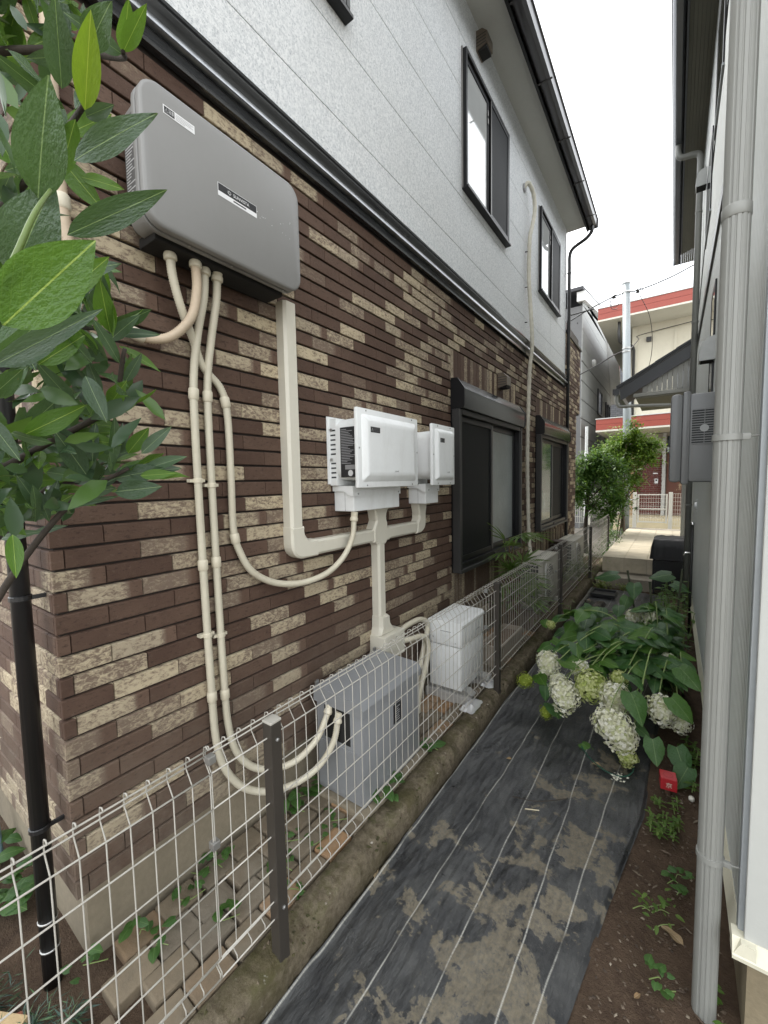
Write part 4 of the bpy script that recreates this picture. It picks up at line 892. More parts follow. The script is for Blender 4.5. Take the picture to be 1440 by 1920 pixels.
MB().box(.115, .19, 9.2, 9.3, .3, 3.1, .004).build('porch_post', M_RP, rh)

# ventilated grey box on the wall
M_VB = mat('steel_grey_plastic', (.165, .17, .172), .4, 0, .04, dirt=.12)
vb = thing('ventilated_box', 'steel grey wall box with black grille and round disc beside the grey downpipe', 'wall box', (.1, 2.9, 1.6))
MB().box(.052, .19, 2.70, 3.12, 1.617, 2.078, .022).build('body', M_VB, vb, 40)
MB().box(.026, .062, 2.694, 3.126, 1.605, 2.092, .016).build('front_band', M_VB, vb, 40)
MB().box(-.026, .030, 2.70, 3.12, 1.617, 2.083, .022).build('front_cover', M_VB, vb, 40)
MB().box(.068, .178, 2.6985, 2.7005, 1.815, 1.995).build('grille_recess', M_SLOT, vb)
for i in range(15): MB().box(.067, .179, 2.6945, 2.6990, 1.815+i*.0124, 1.8205+i*.0124, .0008).build('grille_bar', M_VB, vb)
MB().box(.118, .1215, 2.6935, 2.6990, 1.812, 1.998).build('grille_rib', M_VB, vb)
MB().lathe([(.0185, -.008), (.0185, -.0055), (.016, -.005)], (.1195, 2.70, 1.895), 1, 24).build('grille_disc', mat('grey_disc', (.33, .34, .34)), vb)

# ---- tap and standpipe by the wall
tp = thing('garden_tap', 'chrome tap on a slim standpipe against the right wall', 'tap', (.16, 5.2, 0))
M_CHROME = mat('chrome', (.75, .75, .75), .12, 1, .03)
MB().tube([(.165, 5.2, -.02), (.165, 5.2, 1.16)], .013, 10).build('standpipe', M_GREYALU, tp, True)
MB().tube(bez([(.165, 5.2, .862), (.13, 5.2, .864), (.108, 5.2, .86), (.102, 5.2, .835)], 5), .010, 8).build('spout', M_CHROME, tp, True)
MB().lathe([(.018, 0), (.022, .008), (.012, .03)], (.165, 5.2, 1.15), 2, 12).build('handle', M_CHROME, tp, True)
tag(MB().box(.184, .19, 5.0, 5.06, 1.3, 1.42, .002).lathe([(.03, -.02), (.032, 0), (.02, .004)], (.188, 5.03, 1.36), 0, 12).build('wall_hook', M_WHITE), 'small white hook plate on the ribbed right wall above the tap', 'hook')

# ---- black covered cart at the terrace
bc = thing('covered_cart', 'low cart under a black fabric cover in front of the tiled terrace', 'cart', (-.02, 6.95, 0))
cl = MB(); lev = ((.80, .165, .10, .25), (.775, .195, .0, .32), (.66, .215, -.02, .34), (.50, .225, -.025, .345))
ring = []
for z_, hx, e0, e1 in lev:
    row = []
    for k in range(48):
        t_ = k/48*4; s_ = int(t_); f_ = t_-s_; a0, a1 = -.02-hx, -.02+hx; b0, b1 = 6.85-(.0 if z_ > .78 else .05)+0, 7.22
        c4 = [(a0, b0), (a1, b0), (a1, b1), (a0, b1)]; p = c4[s_]; q = c4[(s_+1) % 4]; fold = .012*math.sin(k*1.7)*(.85-z_)*3
        row.append((p[0]+(q[0]-p[0])*f_+(fold if s_ % 2 else 0), p[1]+(q[1]-p[1])*f_+(0 if s_ % 2 else fold), z_-.012*abs(math.sin(k*.65))*(1 if z_ > .7 else .4)))
    ring.append(row)
cl.v = [p for row in ring for p in row]
for i in range(len(ring)-1):
    for k in range(48): k2 = (k+1) % 48; cl.f.append((i*48+k, i*48+k2, (i+1)*48+k2, (i+1)*48+k))
cl.f.append(tuple(range(48)))
cl.build('cover', mat('black_nylon', (.018, .018, .020), .55, 0, .15, bump=.2, bs=200), bc, True)
MB().box(-.22, .18, 6.84, 7.2, .06, .48).build('cart_body', M_BLACK, bc)
for xx in (-.21, .165):
    for yy in (6.83, 7.19): MB().box(xx, xx+.02, yy, yy+.02, 0, .5).build('leg', M_BLACK, bc)

# ---- tiled terrace
M_TILE = None
def tile_material():
    N = NM('cream_terrace_tile'); p = N.pos(); r = N.rnd()
    c = N.mix(r, (.50, .44, .33), (.58, .52, .40)); c = N.mix(N.ramp(N.noise(N.scale(p, (2, 6, 2)), 2, 7, .7), (.42, 0.0), (.72, .7)), c, (.27, .235, .175))
    c = N.mix(N.ramp(N.noise(p, 30, 4), (.5, 0.0), (.8, .3)), c, (.4, .36, .28)); return N.fin(N.bsdf(c, .7, 0, N.bump(N.noise(p, 40, 4), .2, .003), .35))
M_TILE = tile_material()
ter = struct(MB().box(-.90, 2.0, 7.32, 12.0, -.05, .385).box(-.95, 2.0, 6.98, 7.30, -.05, .145, .01).build('terrace', mat('terrace_concrete', (.27, .24, .19), .9, 0, .2, 3, bump=.4, dirt=.4)))
tw = .300
tmesh = MB().box(0, tw-.004, 0, tw*2-.004, 0, .012, .002).mesh('tile', M_TILE); tface = MB().box(0, tw-.004, 0, .011, 0, .21, .002).mesh('tile', M_TILE)
for i in range(5):
    for j in range(7): obj('tile', tmesh, ter, Matrix.Translation((-.905+i*tw, 7.31+j*tw*2, .386)))
    obj('tile', tface, ter, Matrix.Translation((-.905+i*tw, 7.307, .172)))
MB().box(-.935, -.64, 6.97, 6.978, .0, .14).build('step_face', mat('terrace_concrete', (.27, .24, .19)), ter)

# ---- red survey/utility marker block
rm = thing('red_marker', 'small red plastic marker block with white character on the bare soil', 'marker', (.015, 2.50, 0))
M_RED = mat('red_plastic', (.42, .022, .028), .45, 0, .08)
MB().box(-.036, .036, -.036, .036, .035, .098, .003).build('block', M_RED, rm).matrix_basis = Matrix.Translation((.015, 2.50, .0)) @ Matrix.Rotation(.12, 4, 'Z')
MB().lathe([(.022, .0975), (.022, .0985), (.019, .0985), (.019, .0978)], (.015, 2.50, 0), 2, 20).build('ring_mark', mat('red_plastic_dark', (.30, .015, .02), .5), rm)
MB().tube([(.015, 2.50, -.05), (.015, 2.50, .04)], .012, 8).build('stake', mat('rust_brown', (.10, .055, .035), .8), rm)
text('character_mark', '京', .030, Matrix.Translation((.015+.0365*math.sin(.12), 2.50-.0368*math.cos(.12), .062)) @ Matrix.Rotation(.12, 4, 'Z') @ on_end(0, 0, 0), mat('cream_print', (.62, .55, .45)), rm, 'CENTER')

# ================================================================== BACKGROUND
# ---- white-and-red house across the end of the alley
fh = thing('red_trimmed_house', 'cream two storey house with red fascias and red brick ground floor at the alley end', 'house', (0, 17, 0))
M_REDF = mat('red_fascia_board', (.30, .062, .042), .5, 0, .1, 2); M_CW = mat('cream_render', (.62, .58, .47), .85, 0, .06, 1, bump=.2, dirt=.12, dirtcol=(.4, .36, .26))
M_SOFF2 = mat('cream_soffit', (.60, .58, .50), .8, 0, .05)
MB().box(-1.25, 6, 16.2, 24, 3.2, 6.6).build('upper_wall', M_CW, fh)
for x0, x1 in ((-1.26, -1.10), (-.12, -.04)): MB().box(x0, x1, 16.17, 16.2, 3.2, 6.55, .004).build('wall_batten', M_CW, fh)
wn = MB().box(-.03, 1.0, 16.165, 16.2, 5.5, 5.56).box(-.03, 1.0, 16.165, 16.2, 4.2, 4.26).build('window', M_CW, fh); MB().box(.0, .96, 16.18, 16.199, 4.27, 5.49).build('pane', P_GLASS, wn)
MB().box(-.86, -.72, 16.12, 16.2, 6.02, 6.16).build('wall_light', M_GREYALU, fh)
def roofslab(z0, x0, y0, name):
    for k, (a, b) in enumerate(((z0, z0+.055), (z0+.06, z0+.23), (z0+.235, z0+.40))):
        MB().box(x0-.01*(k == 0), 6, y0-.012*(k == 0), 24, a, b, .004).build(name, M_SOFF2 if k == 0 else M_REDF, fh)
    MB().box(x0-.02, 6, y0-.02, 24, z0+.404, z0+.43).build('roof_edge', mat('pale_roof_edge', (.6, .6, .58)), fh)
roofslab(6.58, -2.12, 15.0, 'fascia'); roofslab(3.12, -2.12, 15.0, 'lower_fascia')
MB().tube(bez([(-1.55, 15.3, 6.55), (-1.55, 15.3, 6.1), (-1.50, 15.5, 5.95), (-1.25, 16.0, 5.92), (-1.2, 16.1, 5.8)], 5)+[Vector((-1.2, 16.12, 3.5))], .045, 10).build('downpipe', M_GREYALU, fh, True)
M_RBR = mat('red_brick', (.115, .022, .016), .6, 0, .35, 9); 
MB().box(-1.5, 6, 16.9, 24, -.1, 3.1).build('lower_wall', mat('pale_mortar', (.42, .38, .33), .9), fh)
bq = MB().box(0, .205, -.015, .01, 0, .058, .003).mesh('red_brick', M_RBR); cnt = 0
for r_ in range(30):
    for c_ in range(8):
        xx = -1.12+c_*.218-(r_ % 2)*.109
        if xx > -.40: continue
        obj('red_brick', bq, fh, Matrix.Translation((xx, 16.89, .35+r_*.0700)))
MB().box(-1.42, -1.16, 16.6, 16.9, -.1, 2.9).build('porch_column', mat('tan_column', (.36, .24, .13), .8, 0, .15), fh)
MB().box(-.345, -.25, 16.75, 16.84, .0, 3.1).build('porch_post', M_GREYALU and mat('grey_post', (.42, .42, .40), .5), fh)
N_ = NM('peeling_brown_door'); p_ = N_.pos(); pk = N_.ramp(N_.noise(N_.scale(p_, (1, 1, .5)), 3.4, 8, .75), (.60, 0.0), (.64, 1.0))
dr = MB().box(-.22, .9, 16.85, 16.89, .35, 2.45).build('door', N_.fin(N_.bsdf(N_.mix(pk, (.10, .036, .022), (.30, .22, .13)), .7)), fh)
MB().box(-.22, .9, 16.84, 16.895, 2.46, 3.0).build('door_transom', P_GLASS, fh); MB().box(-.24, .92, 16.82, 16.86, 2.42, 2.465).build('door_frame', M_GREYALU, fh)
ip = MB().box(-.55, -.45, 16.84, 16.872, 1.42, 1.58, .004).build('intercom', M_INK, fh); MB().box(-.525, -.475, 16.836, 16.84, 1.50, 1.555).build('intercom_grille', M_KINK, ip)
MB().box(-.6, -.46, 16.85, 16.872, 1.74, 1.78).build('name_plate', M_INK, fh)
MB().box(-1.6, 6, 15.2, 17, -.1, .33).build('porch_floor', mat('sandy_porch', (.52, .44, .28), .85), fh)

# ---- white wire gate and fence
gt = thing('wire_gate', 'white wire garden gate between two white posts beyond the terrace', 'gate', (-.45, 13, .3))
M_GW = mat('white_coated_wire', (.62, .60, .53), .45, 0, .06)
def wire_bay(x0, x1, z0, z1, y, parent, name='wire_mesh', s=.05, hs=.1, r=.004):
    m = MB(); n = int((x1-x0)/s)
    for i in range(n+1): m.tube([(x0+(x1-x0)*i/n, y, z0), (x0+(x1-x0)*i/n, y, z1)], r, 4)
    k = int((z1-z0)/hs)
    for i in range(k+1): m.tube([(x0, y, z0+(z1-z0)*i/k), (x1, y, z0+(z1-z0)*i/k)], r*1.2, 4)
    return m.build(name, M_GW, parent)
for x in (-.90, -.105): MB().box(x, x+.085, 12.98, 13.06, .25, 1.24, .006).build('gate_post', M_GW, gt)
fr = MB()
for x in (-.80, -.165): fr.box(x, x+.04, 13.0, 13.04, .42, 1.19)
for zz in (.43, .78, 1.16): fr.box(-.76, -.165, 13.0, 13.04, zz, zz+.03)
fr.build('gate_frame', M_GW, gt); wire_bay(-.76, -.165, .45, 1.18, 13.045, gt)
MB().box(-.84, -.79, 12.96, 13.0, .78, .84, .005).build('latch', M_GREYALU, gt)
f2 = thing('wire_fence', 'white wire fence bay right of the white gate', 'fence', (.4, 13.05, .3)); wire_bay(-.01, 1.2, .36, 1.2, 13.03, f2)
for x in (.25, .95): MB().box(x, x+.045, 13.03, 13.07, .3, 1.22).build('post', M_GW, f2)
f3 = thing('wire_fence', 'white wire fence bay left of the white gate behind the shrubs', 'fence', (-1.6, 13.05, .3)); wire_bay(-3.2, -.91, .36, 1.2, 13.03, f3, hs=.14)
for x in (-3.0, -2.0, -1.1): MB().box(x, x+.045, 13.03, 13.07, .3, 1.22).build('post', M_GW, f3)
MB().box(-1.05, -.92, 13.0, 13.02, 1.02, 1.06).build('name_tag', M_INK, f3)

# ---- utility pole and overhead lines
po = thing('utility_pole', 'grey steel utility pole rising behind the maple-like shrubs', 'pole', (-1.06, 12, 0))
MB().tube([(-1.0, 12, -.1), (-1.0, 12, 3), (-1.09, 12, 6.38)], [.098, .092, .082], 18).build('shaft', mat('galvanised_pole', (.27, .295, .30), .5, .3, .06), po, True)
for zz in (4.72, 4.80, 6.15): MB().lathe([(.090, 0), (.098, .004), (.098, .035), (.09, .04)], (-1.052 if zz < 5 else -1.083, 12, zz), 2, 16).build('pole_band', M_SILVER, po)
MB().lathe([(.09, 0), (.09, .03), (.03, .05)], (-1.09, 12, 6.37), 2, 14).build('pole_cap', M_SILVER, po)
for x in (-1.34, -.84):
    MB().tube([(-1.085, 12, 6.16), (x, 11.98, 6.14)], .014, 6).lathe([(.02, 0), (.05, .02), (.02, .04), (.05, .06), (.02, .08)], (x, 11.98, 6.08), 2, 10).build('insulator', M_GREYALU, po)
def cable(label, pts, r=.016):
    return tag(MB().tube(bez(pts, 10), r, 5).build('overhead_cable', M_BLACK, None, True), label, 'cable')
cable('overhead cable sagging left from the top of the utility pole', [(-1.34, 11.98, 6.14), (-1.9, 11.9, 5.93), (-2.6, 11.8, 5.62), (-4, 11.6, 5.2)])
cable('overhead cable running right from the top of the utility pole', [(-.84, 11.98, 6.14), (-.4, 11.95, 6.20), (.2, 11.9, 6.36), (2, 11.7, 7.0)])
cable('lower overhead cable with splice leaving the pole towards the left', [(-1.05, 12, 4.78), (-1.35, 12, 4.70), (-1.9, 12.2, 4.50), (-4, 13, 3.9)], .016)
cable('thin service cable dropping from the pole to the cream house wall', [(-.84, 11.98, 6.12), (-.60, 12.6, 5.6), (-.60, 13.5, 4.9), (-.95, 15.0, 4.15), (-1.2, 16.1, 4.2)], .007)
cable('service cable from the pole along under the upper red fascia', [(-1.0, 12, 4.75), (-.9, 13.5, 5.4), (-1.0, 15.9, 6.2), (.4, 16.1, 6.38)], .012)
lp = [(-1.32+.10*math.cos(a*.4), 11.97, 6.05+.13*math.sin(a*.4)-.004*a) for a in range(30)]
MB().tube(lp, .008, 4).tube([(-.82+.09*math.cos(a*.4), 11.97, 6.07+.11*math.sin(a*.4)) for a in range(26)], .008, 4).build('cable_slack', M_BLACK, po)

# ---- grey panelled neighbour and the dark one behind it
nh = thing('grey_panelled_house', 'light grey panelled house with steep white verge seen past the brick corner', 'house', (-4, 19, 0))
M_NP = mat('light_grey_panel', (.27, .275, .265), .6, 0, .04)
M_NW = mat('white_verge', (.66, .66, .64), .6)
MB().prism([(15.2, -.1), (22.8, -.1), (22.8, 5.6), (20.6, 8.2), (15.2, 7.3)], 0, -7, -2.62).build('wall', mat('panel_joint', (.12, .12, .12)), nh)
for k in range(9):
    for a, b in ((15.2, 18.2), (18.22, 22.78)):
        z0_, z1_ = -.05+k*.62, .535+k*.62; MB().box(-2.62, -2.60, a, b, z0_, z1_, .003).build('wall_panel', M_NP, nh)
for k in range(5): 
    z0_ = 5.54+k*.5; MB().prism([(15.2, z0_), (min(22.7, 22.8-(max(0, z0_-5.6))*.85), z0_), (min(22.7, 22.8-(max(0, z0_+.49-5.6))*.85), min(z0_+.49, 8.1)), (15.2, min(z0_+.49, 7.3+.0))], 0, -2.62, -2.60).build('wall_panel', M_NP, nh)
MB().prism([(15.0, 7.38), (20.5, 8.32), (20.5, 8.62), (15.0, 7.68)], 0, -2.75, -2.50).build('verge_board', M_NW, nh)
MB().prism([(20.5, 8.35), (23.2, 5.20), (23.2, 5.5), (20.7, 8.45)], 0, -2.9, -2.2).build('eave_board', M_NW, nh)
MB().prism([(14.9, 7.7), (20.6, 8.64), (20.6, 8.75), (14.9, 7.8)], 0, -6, -2.55).build('roof', mat('roof_slate', (.05, .05, .055)), nh)
for y0_, y1_, z0_, z1_ in ((18.6, 19.7, 4.2, 5.2), (20.9, 21.5, 3.0, 5.0), (21.7, 22.3, 3.0, 5.0)):
    wn = frame_rect(MB(), -2.60, -2.55, y0_, y1_, z0_, z1_, .07).build('window', M_BLACKALU, nh); MB().box(-2.59, -2.58, y0_+.07, y1_-.07, z0_+.07, z1_-.07).build('pane', P_GLASS, wn)
for y0_, z0_ in ((17.3, 5.9), (20.2, 4.0)): MB().lathe([(.13, 0), (.13, .08), (.08, .12)], (-2.6, y0_, z0_), 0, 12).build('vent_cap', M_NW, nh)
dh = thing('dark_brick_house', 'dark grey brick house with slate roof far behind the utility pole', 'house', (-2.8, 27, 0))
N_ = NM('dark_grey_brick'); bt_ = N_.n('TexBrick'); N_.set(bt_.inputs['Vector'], N_.scale(N_.comb(N_.sep(N_.pos())[0], N_.sep(N_.pos())[2], 0.0), (1, 1, 1))); bt_.inputs['Scale'].default_value = 2.2
bt_.inputs['Color1'].default_value = (.10, .105, .115, 1); bt_.inputs['Color2'].default_value = (.145, .15, .16, 1); bt_.inputs['Mortar'].default_value = (.06, .06, .065, 1); bt_.inputs['Mortar Size'].default_value = .02
MB().box(-4.5, 0, 27, 33, -.1, 8.2).build('wall', N_.fin(N_.bsdf(bt_.outputs[0], .8)), dh)
MB().box(-4.7, .1, 26.7, 33, 8.2, 8.5).build('eave', M_BLACKALU, dh)
for k in range(6): MB().prism([(26.6+k*.5, 8.5+k*.22), (27.15+k*.5, 8.72+k*.22), (27.15+k*.5, 8.78+k*.22), (26.6+k*.5, 8.57+k*.22)], 0, -4.8, .2).build('tile_course', mat('blue_slate', (.07, .075, .09), .5), dh)
wn = MB().box(-3.4, -1.6, 26.95, 27, 3.4, 4.8).build('window', M_BLACKALU, dh); MB().box(-3.3, -1.7, 26.94, 26.95, 3.5, 4.7).build('pane', P_GLASS, wn)
tag(MB().tube([(-1.85, 11.6, -.1), (-1.85, 11.6, 2.95)], .035, 8).tube([(-1.85, 11.6, 2.2), (-1.85, 11.6, 2.3)], .045, 8).build('white_pipe', M_WHITE), 'white upright pipe between the brick corner and the shrubs', 'pipe')

# ================================================================== PLANTS
def leaf_mesh(name, m, width, shape='lance', fold=.18, droop=.12, wave=.02, ns=9, seed=0, serr=0):
    g = MB(); r_ = random.Random(seed); ph = r_.uniform(0, 6)
    for i in range(ns+1):
        t_ = i/ns
        if shape == 'lance': w_ = math.sin(math.pi*min(1, t_**.82*1.0))**.85
        elif shape == 'heart': w_ = (math.sin(math.pi*min(1, (t_*.93+.07)**.62)))**.8
        elif shape == 'oval': w_ = math.sin(math.pi*t_**.8)**.6
        else: w_ = math.sin(math.pi*t_**.7)
        w_ = max(w_, .02)*width/2
        if serr and 0 < i < ns: w_ *= 1+serr*(1 if i % 2 else -1)
        zc = -droop*t_*t_+.02*math.sin(ph+t_*3)
        back = -.07*math.exp(-t_*9) if shape == 'heart' else 0
        for k in (-1, -.5, 0, .5, 1):
            zz = zc+fold*abs(k)*w_*1.2+wave*math.sin(ph+t_*9+k*2)*abs(k)-(.25*w_*k*k if shape == 'heart' else 0)
            g.v.append((w_*k, t_+back*abs(k)*2, zz))
    for i in range(ns):
        for k in range(4): a = i*5+k; g.f.append((a, a+1, a+6, a+5))
    return g.mesh(name, m, True, False)
def leaf_mw(b, t_, nrm, L=None):
    b = Vector(b); t_ = Vector(t_); d = t_-b; ln = L or d.length; yv = d.normalized(); n_ = Vector(nrm); n_ = n_-yv*n_.dot(yv)
    n_ = n_.normalized() if n_.length > 1e-5 else yv.orthogonal().normalized(); xv = yv.cross(n_)
    return Matrix.Translation(b) @ Matrix((xv, yv, n_)).transposed().to_4x4() @ Matrix.Scale(ln, 4)

# ---- laurel in the left foreground
M_LD = leaf_material('laurel_dark_leaf', [(.030, .062, .030), (.045, .082, .044), (.064, .100, .068), (.046, .100, .028)], (.20, .28, .12), .24, .12, .2)
M_LB = leaf_material('laurel_bright_leaf', [(.055, .130, .014), (.085, .175, .018), (.066, .15, .020)], (.30, .40, .08), .34, .16, .32)
M_LY = leaf_material('laurel_yellow_leaf', [(.16, .24, .012), (.19, .26, .015)], (.34, .40, .06), .4, .25, .4)
M_BARK = mat('dark_bark', (.035, .027, .020), .9, 0, .3, 20, bump=.6); M_STEM = mat('green_stem', (.10, .15, .03), .5, 0, .15, 20)
lau = thing('laurel_tree', 'broad leaved evergreen branches leaning in from the left edge', 'tree', (-1.15, .02, .09))
LM = {}
for k, m_ in enumerate((M_LD, M_LB, M_LY)): LM[k] = [leaf_mesh('leaf', m_, 1.0, 'lance', .22-.05*j, .12+.10*j, .02+.022*j, 12, k*5+j, .0) for j in range(3)]
BIG = [[-0.474,0.11,1.79,-0.409,0.159,1.86,0.48,1],[-0.519,0.155,1.935,-0.449,0.146,2.002,0.42,0],[-0.712,0.249,2.205,-0.634,0.222,2.248,0.36,0],[-0.616,0.239,2.122,-0.537,0.22,2.171,0.3,2],[-0.767,0.359,2.37,-0.696,0.341,2.384,0.36,1],[-0.662,0.311,2.272,-0.592,0.309,2.286,0.3,1],[-0.459,0.166,1.95,-0.387,0.205,1.983,0.26,0],[-0.448,0.153,1.875,-0.377,0.207,1.913,0.24,0],[-0.763,0.259,2.141,-0.739,0.302,2.08,0.42,1],[-0.557,0.116,1.77,-0.49,0.194,1.835,0.17,0],[-0.706,0.175,1.721,-0.654,0.23,1.759,0.33,1],[-0.726,0.327,1.668,-0.676,0.358,1.671,0.3,1],[-0.705,0.197,1.817,-0.651,0.235,1.855,0.34,1],[-1.25,0.251,1.635,-1.19,0.285,1.592,0.7,1],[-0.771,0.17,1.585,-0.733,0.162,1.529,0.3,1],[-0.57,0.142,1.87,-0.501,0.16,1.944,0.5,0],[-0.799,0.203,1.743,-0.748,0.238,1.789,0.4,0],[-0.644,0.229,1.798,-0.621,0.241,1.738,0.35,0],[-1.178,0.448,1.841,-1.116,0.469,1.84,0.4,0],[-0.98,0.262,2.422,-0.905,0.26,2.434,0.45,1],[-0.929,0.289,2.474,-0.871,0.275,2.466,0.5,1],[-0.898,0.35,2.484,-0.867,0.308,2.459,0.6,1],[-0.685,0.275,2.259,-0.617,0.273,2.275,0.5,0],[-0.975,0.279,2.423,-0.909,0.254,2.431,0.4,1],[-0.997,0.248,1.921,-0.924,0.297,1.966,0.35,0],[-0.614,0.201,1.88,-0.556,0.226,1.922,0.35,1],[-1.111,0.428,2.106,-1.047,0.422,2.126,0.4,1],[-0.735,0.297,1.88,-0.678,0.316,1.912,0.3,0],[-0.872,0.355,1.805,-0.817,0.376,1.825,0.35,0],[-1.116,0.374,1.716,-1.087,0.318,1.662,0.4,0],[-1.012,0.389,1.712,-0.95,0.423,1.733,0.25,0],[-0.76,0.325,1.707,-0.715,0.337,1.744,0.4,1],[-0.702,0.32,1.703,-0.652,0.342,1.743,0.3,0],[-0.895,0.317,1.709,-0.848,0.325,1.75,0.5,1],[-1.146,0.247,1.702,-1.085,0.294,1.734,0.3,1],[-1.245,0.252,1.538,-1.182,0.308,1.554,0.25,0],[-1.233,0.307,1.545,-1.169,0.356,1.562,0.22,0],[-1.036,0.277,1.603,-0.983,0.31,1.634,0.45,1],[-0.861,0.26,1.618,-0.802,0.323,1.634,0.14,0]]
CAMP = Vector((0, 0, 1.65))
def put_leaf(b, t_, wr, k, tilt=.35):
    b, t_ = Vector(b), Vector(t_); nr = (CAMP-(b+t_)/2).normalized()+Vector((rng.uniform(-1, 1), rng.uniform(-1, 1), rng.uniform(-.6, 1)))*tilt
    mw = leaf_mw(b, t_, nr); mw = mw @ Matrix.Diagonal((wr, 1, wr*.9+.1, 1)); obj('leaf', rng.choice(LM[k]), lau, mw)
for i, (a, b, c, d, e, f_, wr, k) in enumerate(BIG): put_leaf((a, b, c), (d, e, f_), wr, k, .25)
limbs = []
def limb(pts, r0, r1, m=M_BARK, seg=7):
    q = bez(pts, 8); n_ = len(q)-1; limbs.append(q); return MB().tube(q, [r0+(r1-r0)*i/n_ for i in range(n_+1)], seg).build('branch', m, lau, True)
MB().tube(bez([(-1.15, .02, .05), (-1.16, .03, .6), (-1.13, .06, 1.1), (-1.12, .08, 1.6), (-1.1, .10, 2.2), (-1.05, .12, 2.9)], 8), [.028-.016*i/40 for i in range(41)], 9).build('trunk', M_BARK, lau, True)
limb([(-1.13, .06, 1.1), (-1.02, .12, 1.3), (-.93, .20, 1.50), (-.84, .27, 1.63), (-.74, .315, 1.68)], .009, .003)
limb([(-1.12, .08, 1.45), (-1.0, .14, 1.62), (-.88, .24, 1.72), (-.76, .30, 1.78), (-.69, .30, 1.86)], .009, .003)
limb([(-1.11, .09, 1.6), (-.92, .12, 1.70), (-.74, .14, 1.74), (-.62, .12, 1.77), (-.50, .10, 1.80), (-.455, .112, 1.83), (-.45, .13, 1.88), (-.47, .15, 1.92)], .006, .0016, M_STEM)
limb([(-1.1, .10, 2.0), (-.98, .17, 2.05), (-.86, .22, 2.10), (-.72, .25, 2.15), (-.62, .24, 2.13)], .008, .003)
limb([(-1.08, .11, 2.3), (-.98, .20, 2.36), (-.86, .30, 2.38), (-.74, .34, 2.33), (-.66, .31, 2.27)], .008, .003)
limb([(-1.1, .10, 1.9), (-1.06, .22, 1.93), (-.98, .28, 1.94), (-.85, .31, 1.93), (-.73, .30, 1.89)], .008, .003)
limb([(-1.12, .08, 1.3), (-1.16, .2, 1.50), (-1.18, .28, 1.60), (-1.10, .33, 1.67), (-.98, .37, 1.70)], .008, .003)
limb([(-1.06, .12, 2.7), (-.98, .2, 2.62), (-.92, .26, 2.50), (-.88, .27, 2.45)], .007, .003)
limb([(-1.1, .1, 1.8), (-.98, .10, 1.86), (-.80, .15, 1.92), (-.64, .18, 1.90)], .007, .003)
nl = 0
while nl < 258:                                            # leaves set along the twigs
    q = rng.choice(limbs); i = rng.randrange(len(q)//4, len(q)); p = q[i]; d = (q[min(i+1, len(q)-1)]-q[max(0, i-1)]).normalized()
    sd = Vector((rng.uniform(-1, 1), rng.uniform(-1, 1), rng.uniform(-.7, .9))).normalized()
    L = rng.uniform(.045, .085); dr_ = (d*.7+sd*.9+Vector((.15, .05, .1))).normalized(); b = p+sd*rng.uniform(.0, .05)
    e = b+dr_*L
    if (b-CAMP).length < .62 or e.y < .06 or e.x < -1.42 or (e-CAMP).length < .62: continue
    rel = e-CAMP; az = math.degrees(math.atan2(-rel.x, rel.y))
    if az < 60+max(0, (rel.z)/max(.2, math.hypot(rel.x, rel.y)))*8 or rel.z/math.hypot(rel.x, rel.y) < -.05: continue
    put_leaf(b, e, rng.uniform(.26, .42), 0 if rng.random() < .66 else 1, .8); nl += 1

# the inner, smaller-showing leaves of the laurel as one mass
M_LF = foliage_material('laurel_inner_foliage', (.028, .056, .028), (.048, .088, .045), (.085, .165, .024), 8, .25, .27)
def merge_leaves(name, parent, m, items, width=.36, ns=4):
    g = MB(); vals = []
    for b, t_, nr, wr in items:
        mw = leaf_mw(b, t_, nr); r0 = rng.random(); ph = rng.uniform(0, 6); dp_ = rng.uniform(.02, .2); vs_ = []
        for i in range(ns+1):
            q = i/ns; w_ = max(.015, math.sin(math.pi*q**.82)**.85)*wr/2
            for k in (-1, 0, 1): vs_.append(mw @ Vector((w_*k, q, -dp_*q*q+.22*abs(k)*w_+.015*math.sin(ph+q*8)*abs(k))))
        g.add(vs_, [(i*3+k, i*3+k+1, i*3+k+4, i*3+k+3) for i in range(ns) for k in range(2)]); vals.append(r0)
    me = g.mesh(name, m, True, False); rand_attr(me, ns*2, vals); return obj(name, me, parent)
items = []
lows = [limbs[0], limbs[1], limbs[2], limbs[5], limbs[6], limbs[8], limbs[0], limbs[1], limbs[6]]+[limbs[3], limbs[4], limbs[7]]
while len(items) < 520:
    q = rng.choice(lows); p = rng.choice(q)+Vector((rng.gauss(0, .07), rng.gauss(0, .06), rng.gauss(0, .085)))
    dr_ = Vector((rng.uniform(-.5, 1), rng.uniform(-.6, .9), rng.uniform(-.7, .9))).normalized(); L = rng.uniform(.04, .08); e = p+dr_*L
    if (p-CAMP).length < .75 or (e-CAMP).length < .75 or min(p.y, e.y) < .05 or max(p.y, e.y) > .44 or min(p.x, e.x) < -1.4: continue
    rel = e-CAMP; az = math.degrees(math.atan2(-rel.x, rel.y)); el = rel.z/math.hypot(rel.x, rel.y)
    if az < (66 if el < .45 else 71)+rng.uniform(-3, 4) or el < -.03+rng.uniform(-.04, .03) or p.z < 1.55: continue
    items.append((p, e, (CAMP-p).normalized()+Vector((rng.uniform(-1, 1), rng.uniform(-1, 1), rng.uniform(-.5, 1.2))), rng.uniform(.28, .44)))
LAUREL_ITEMS = items

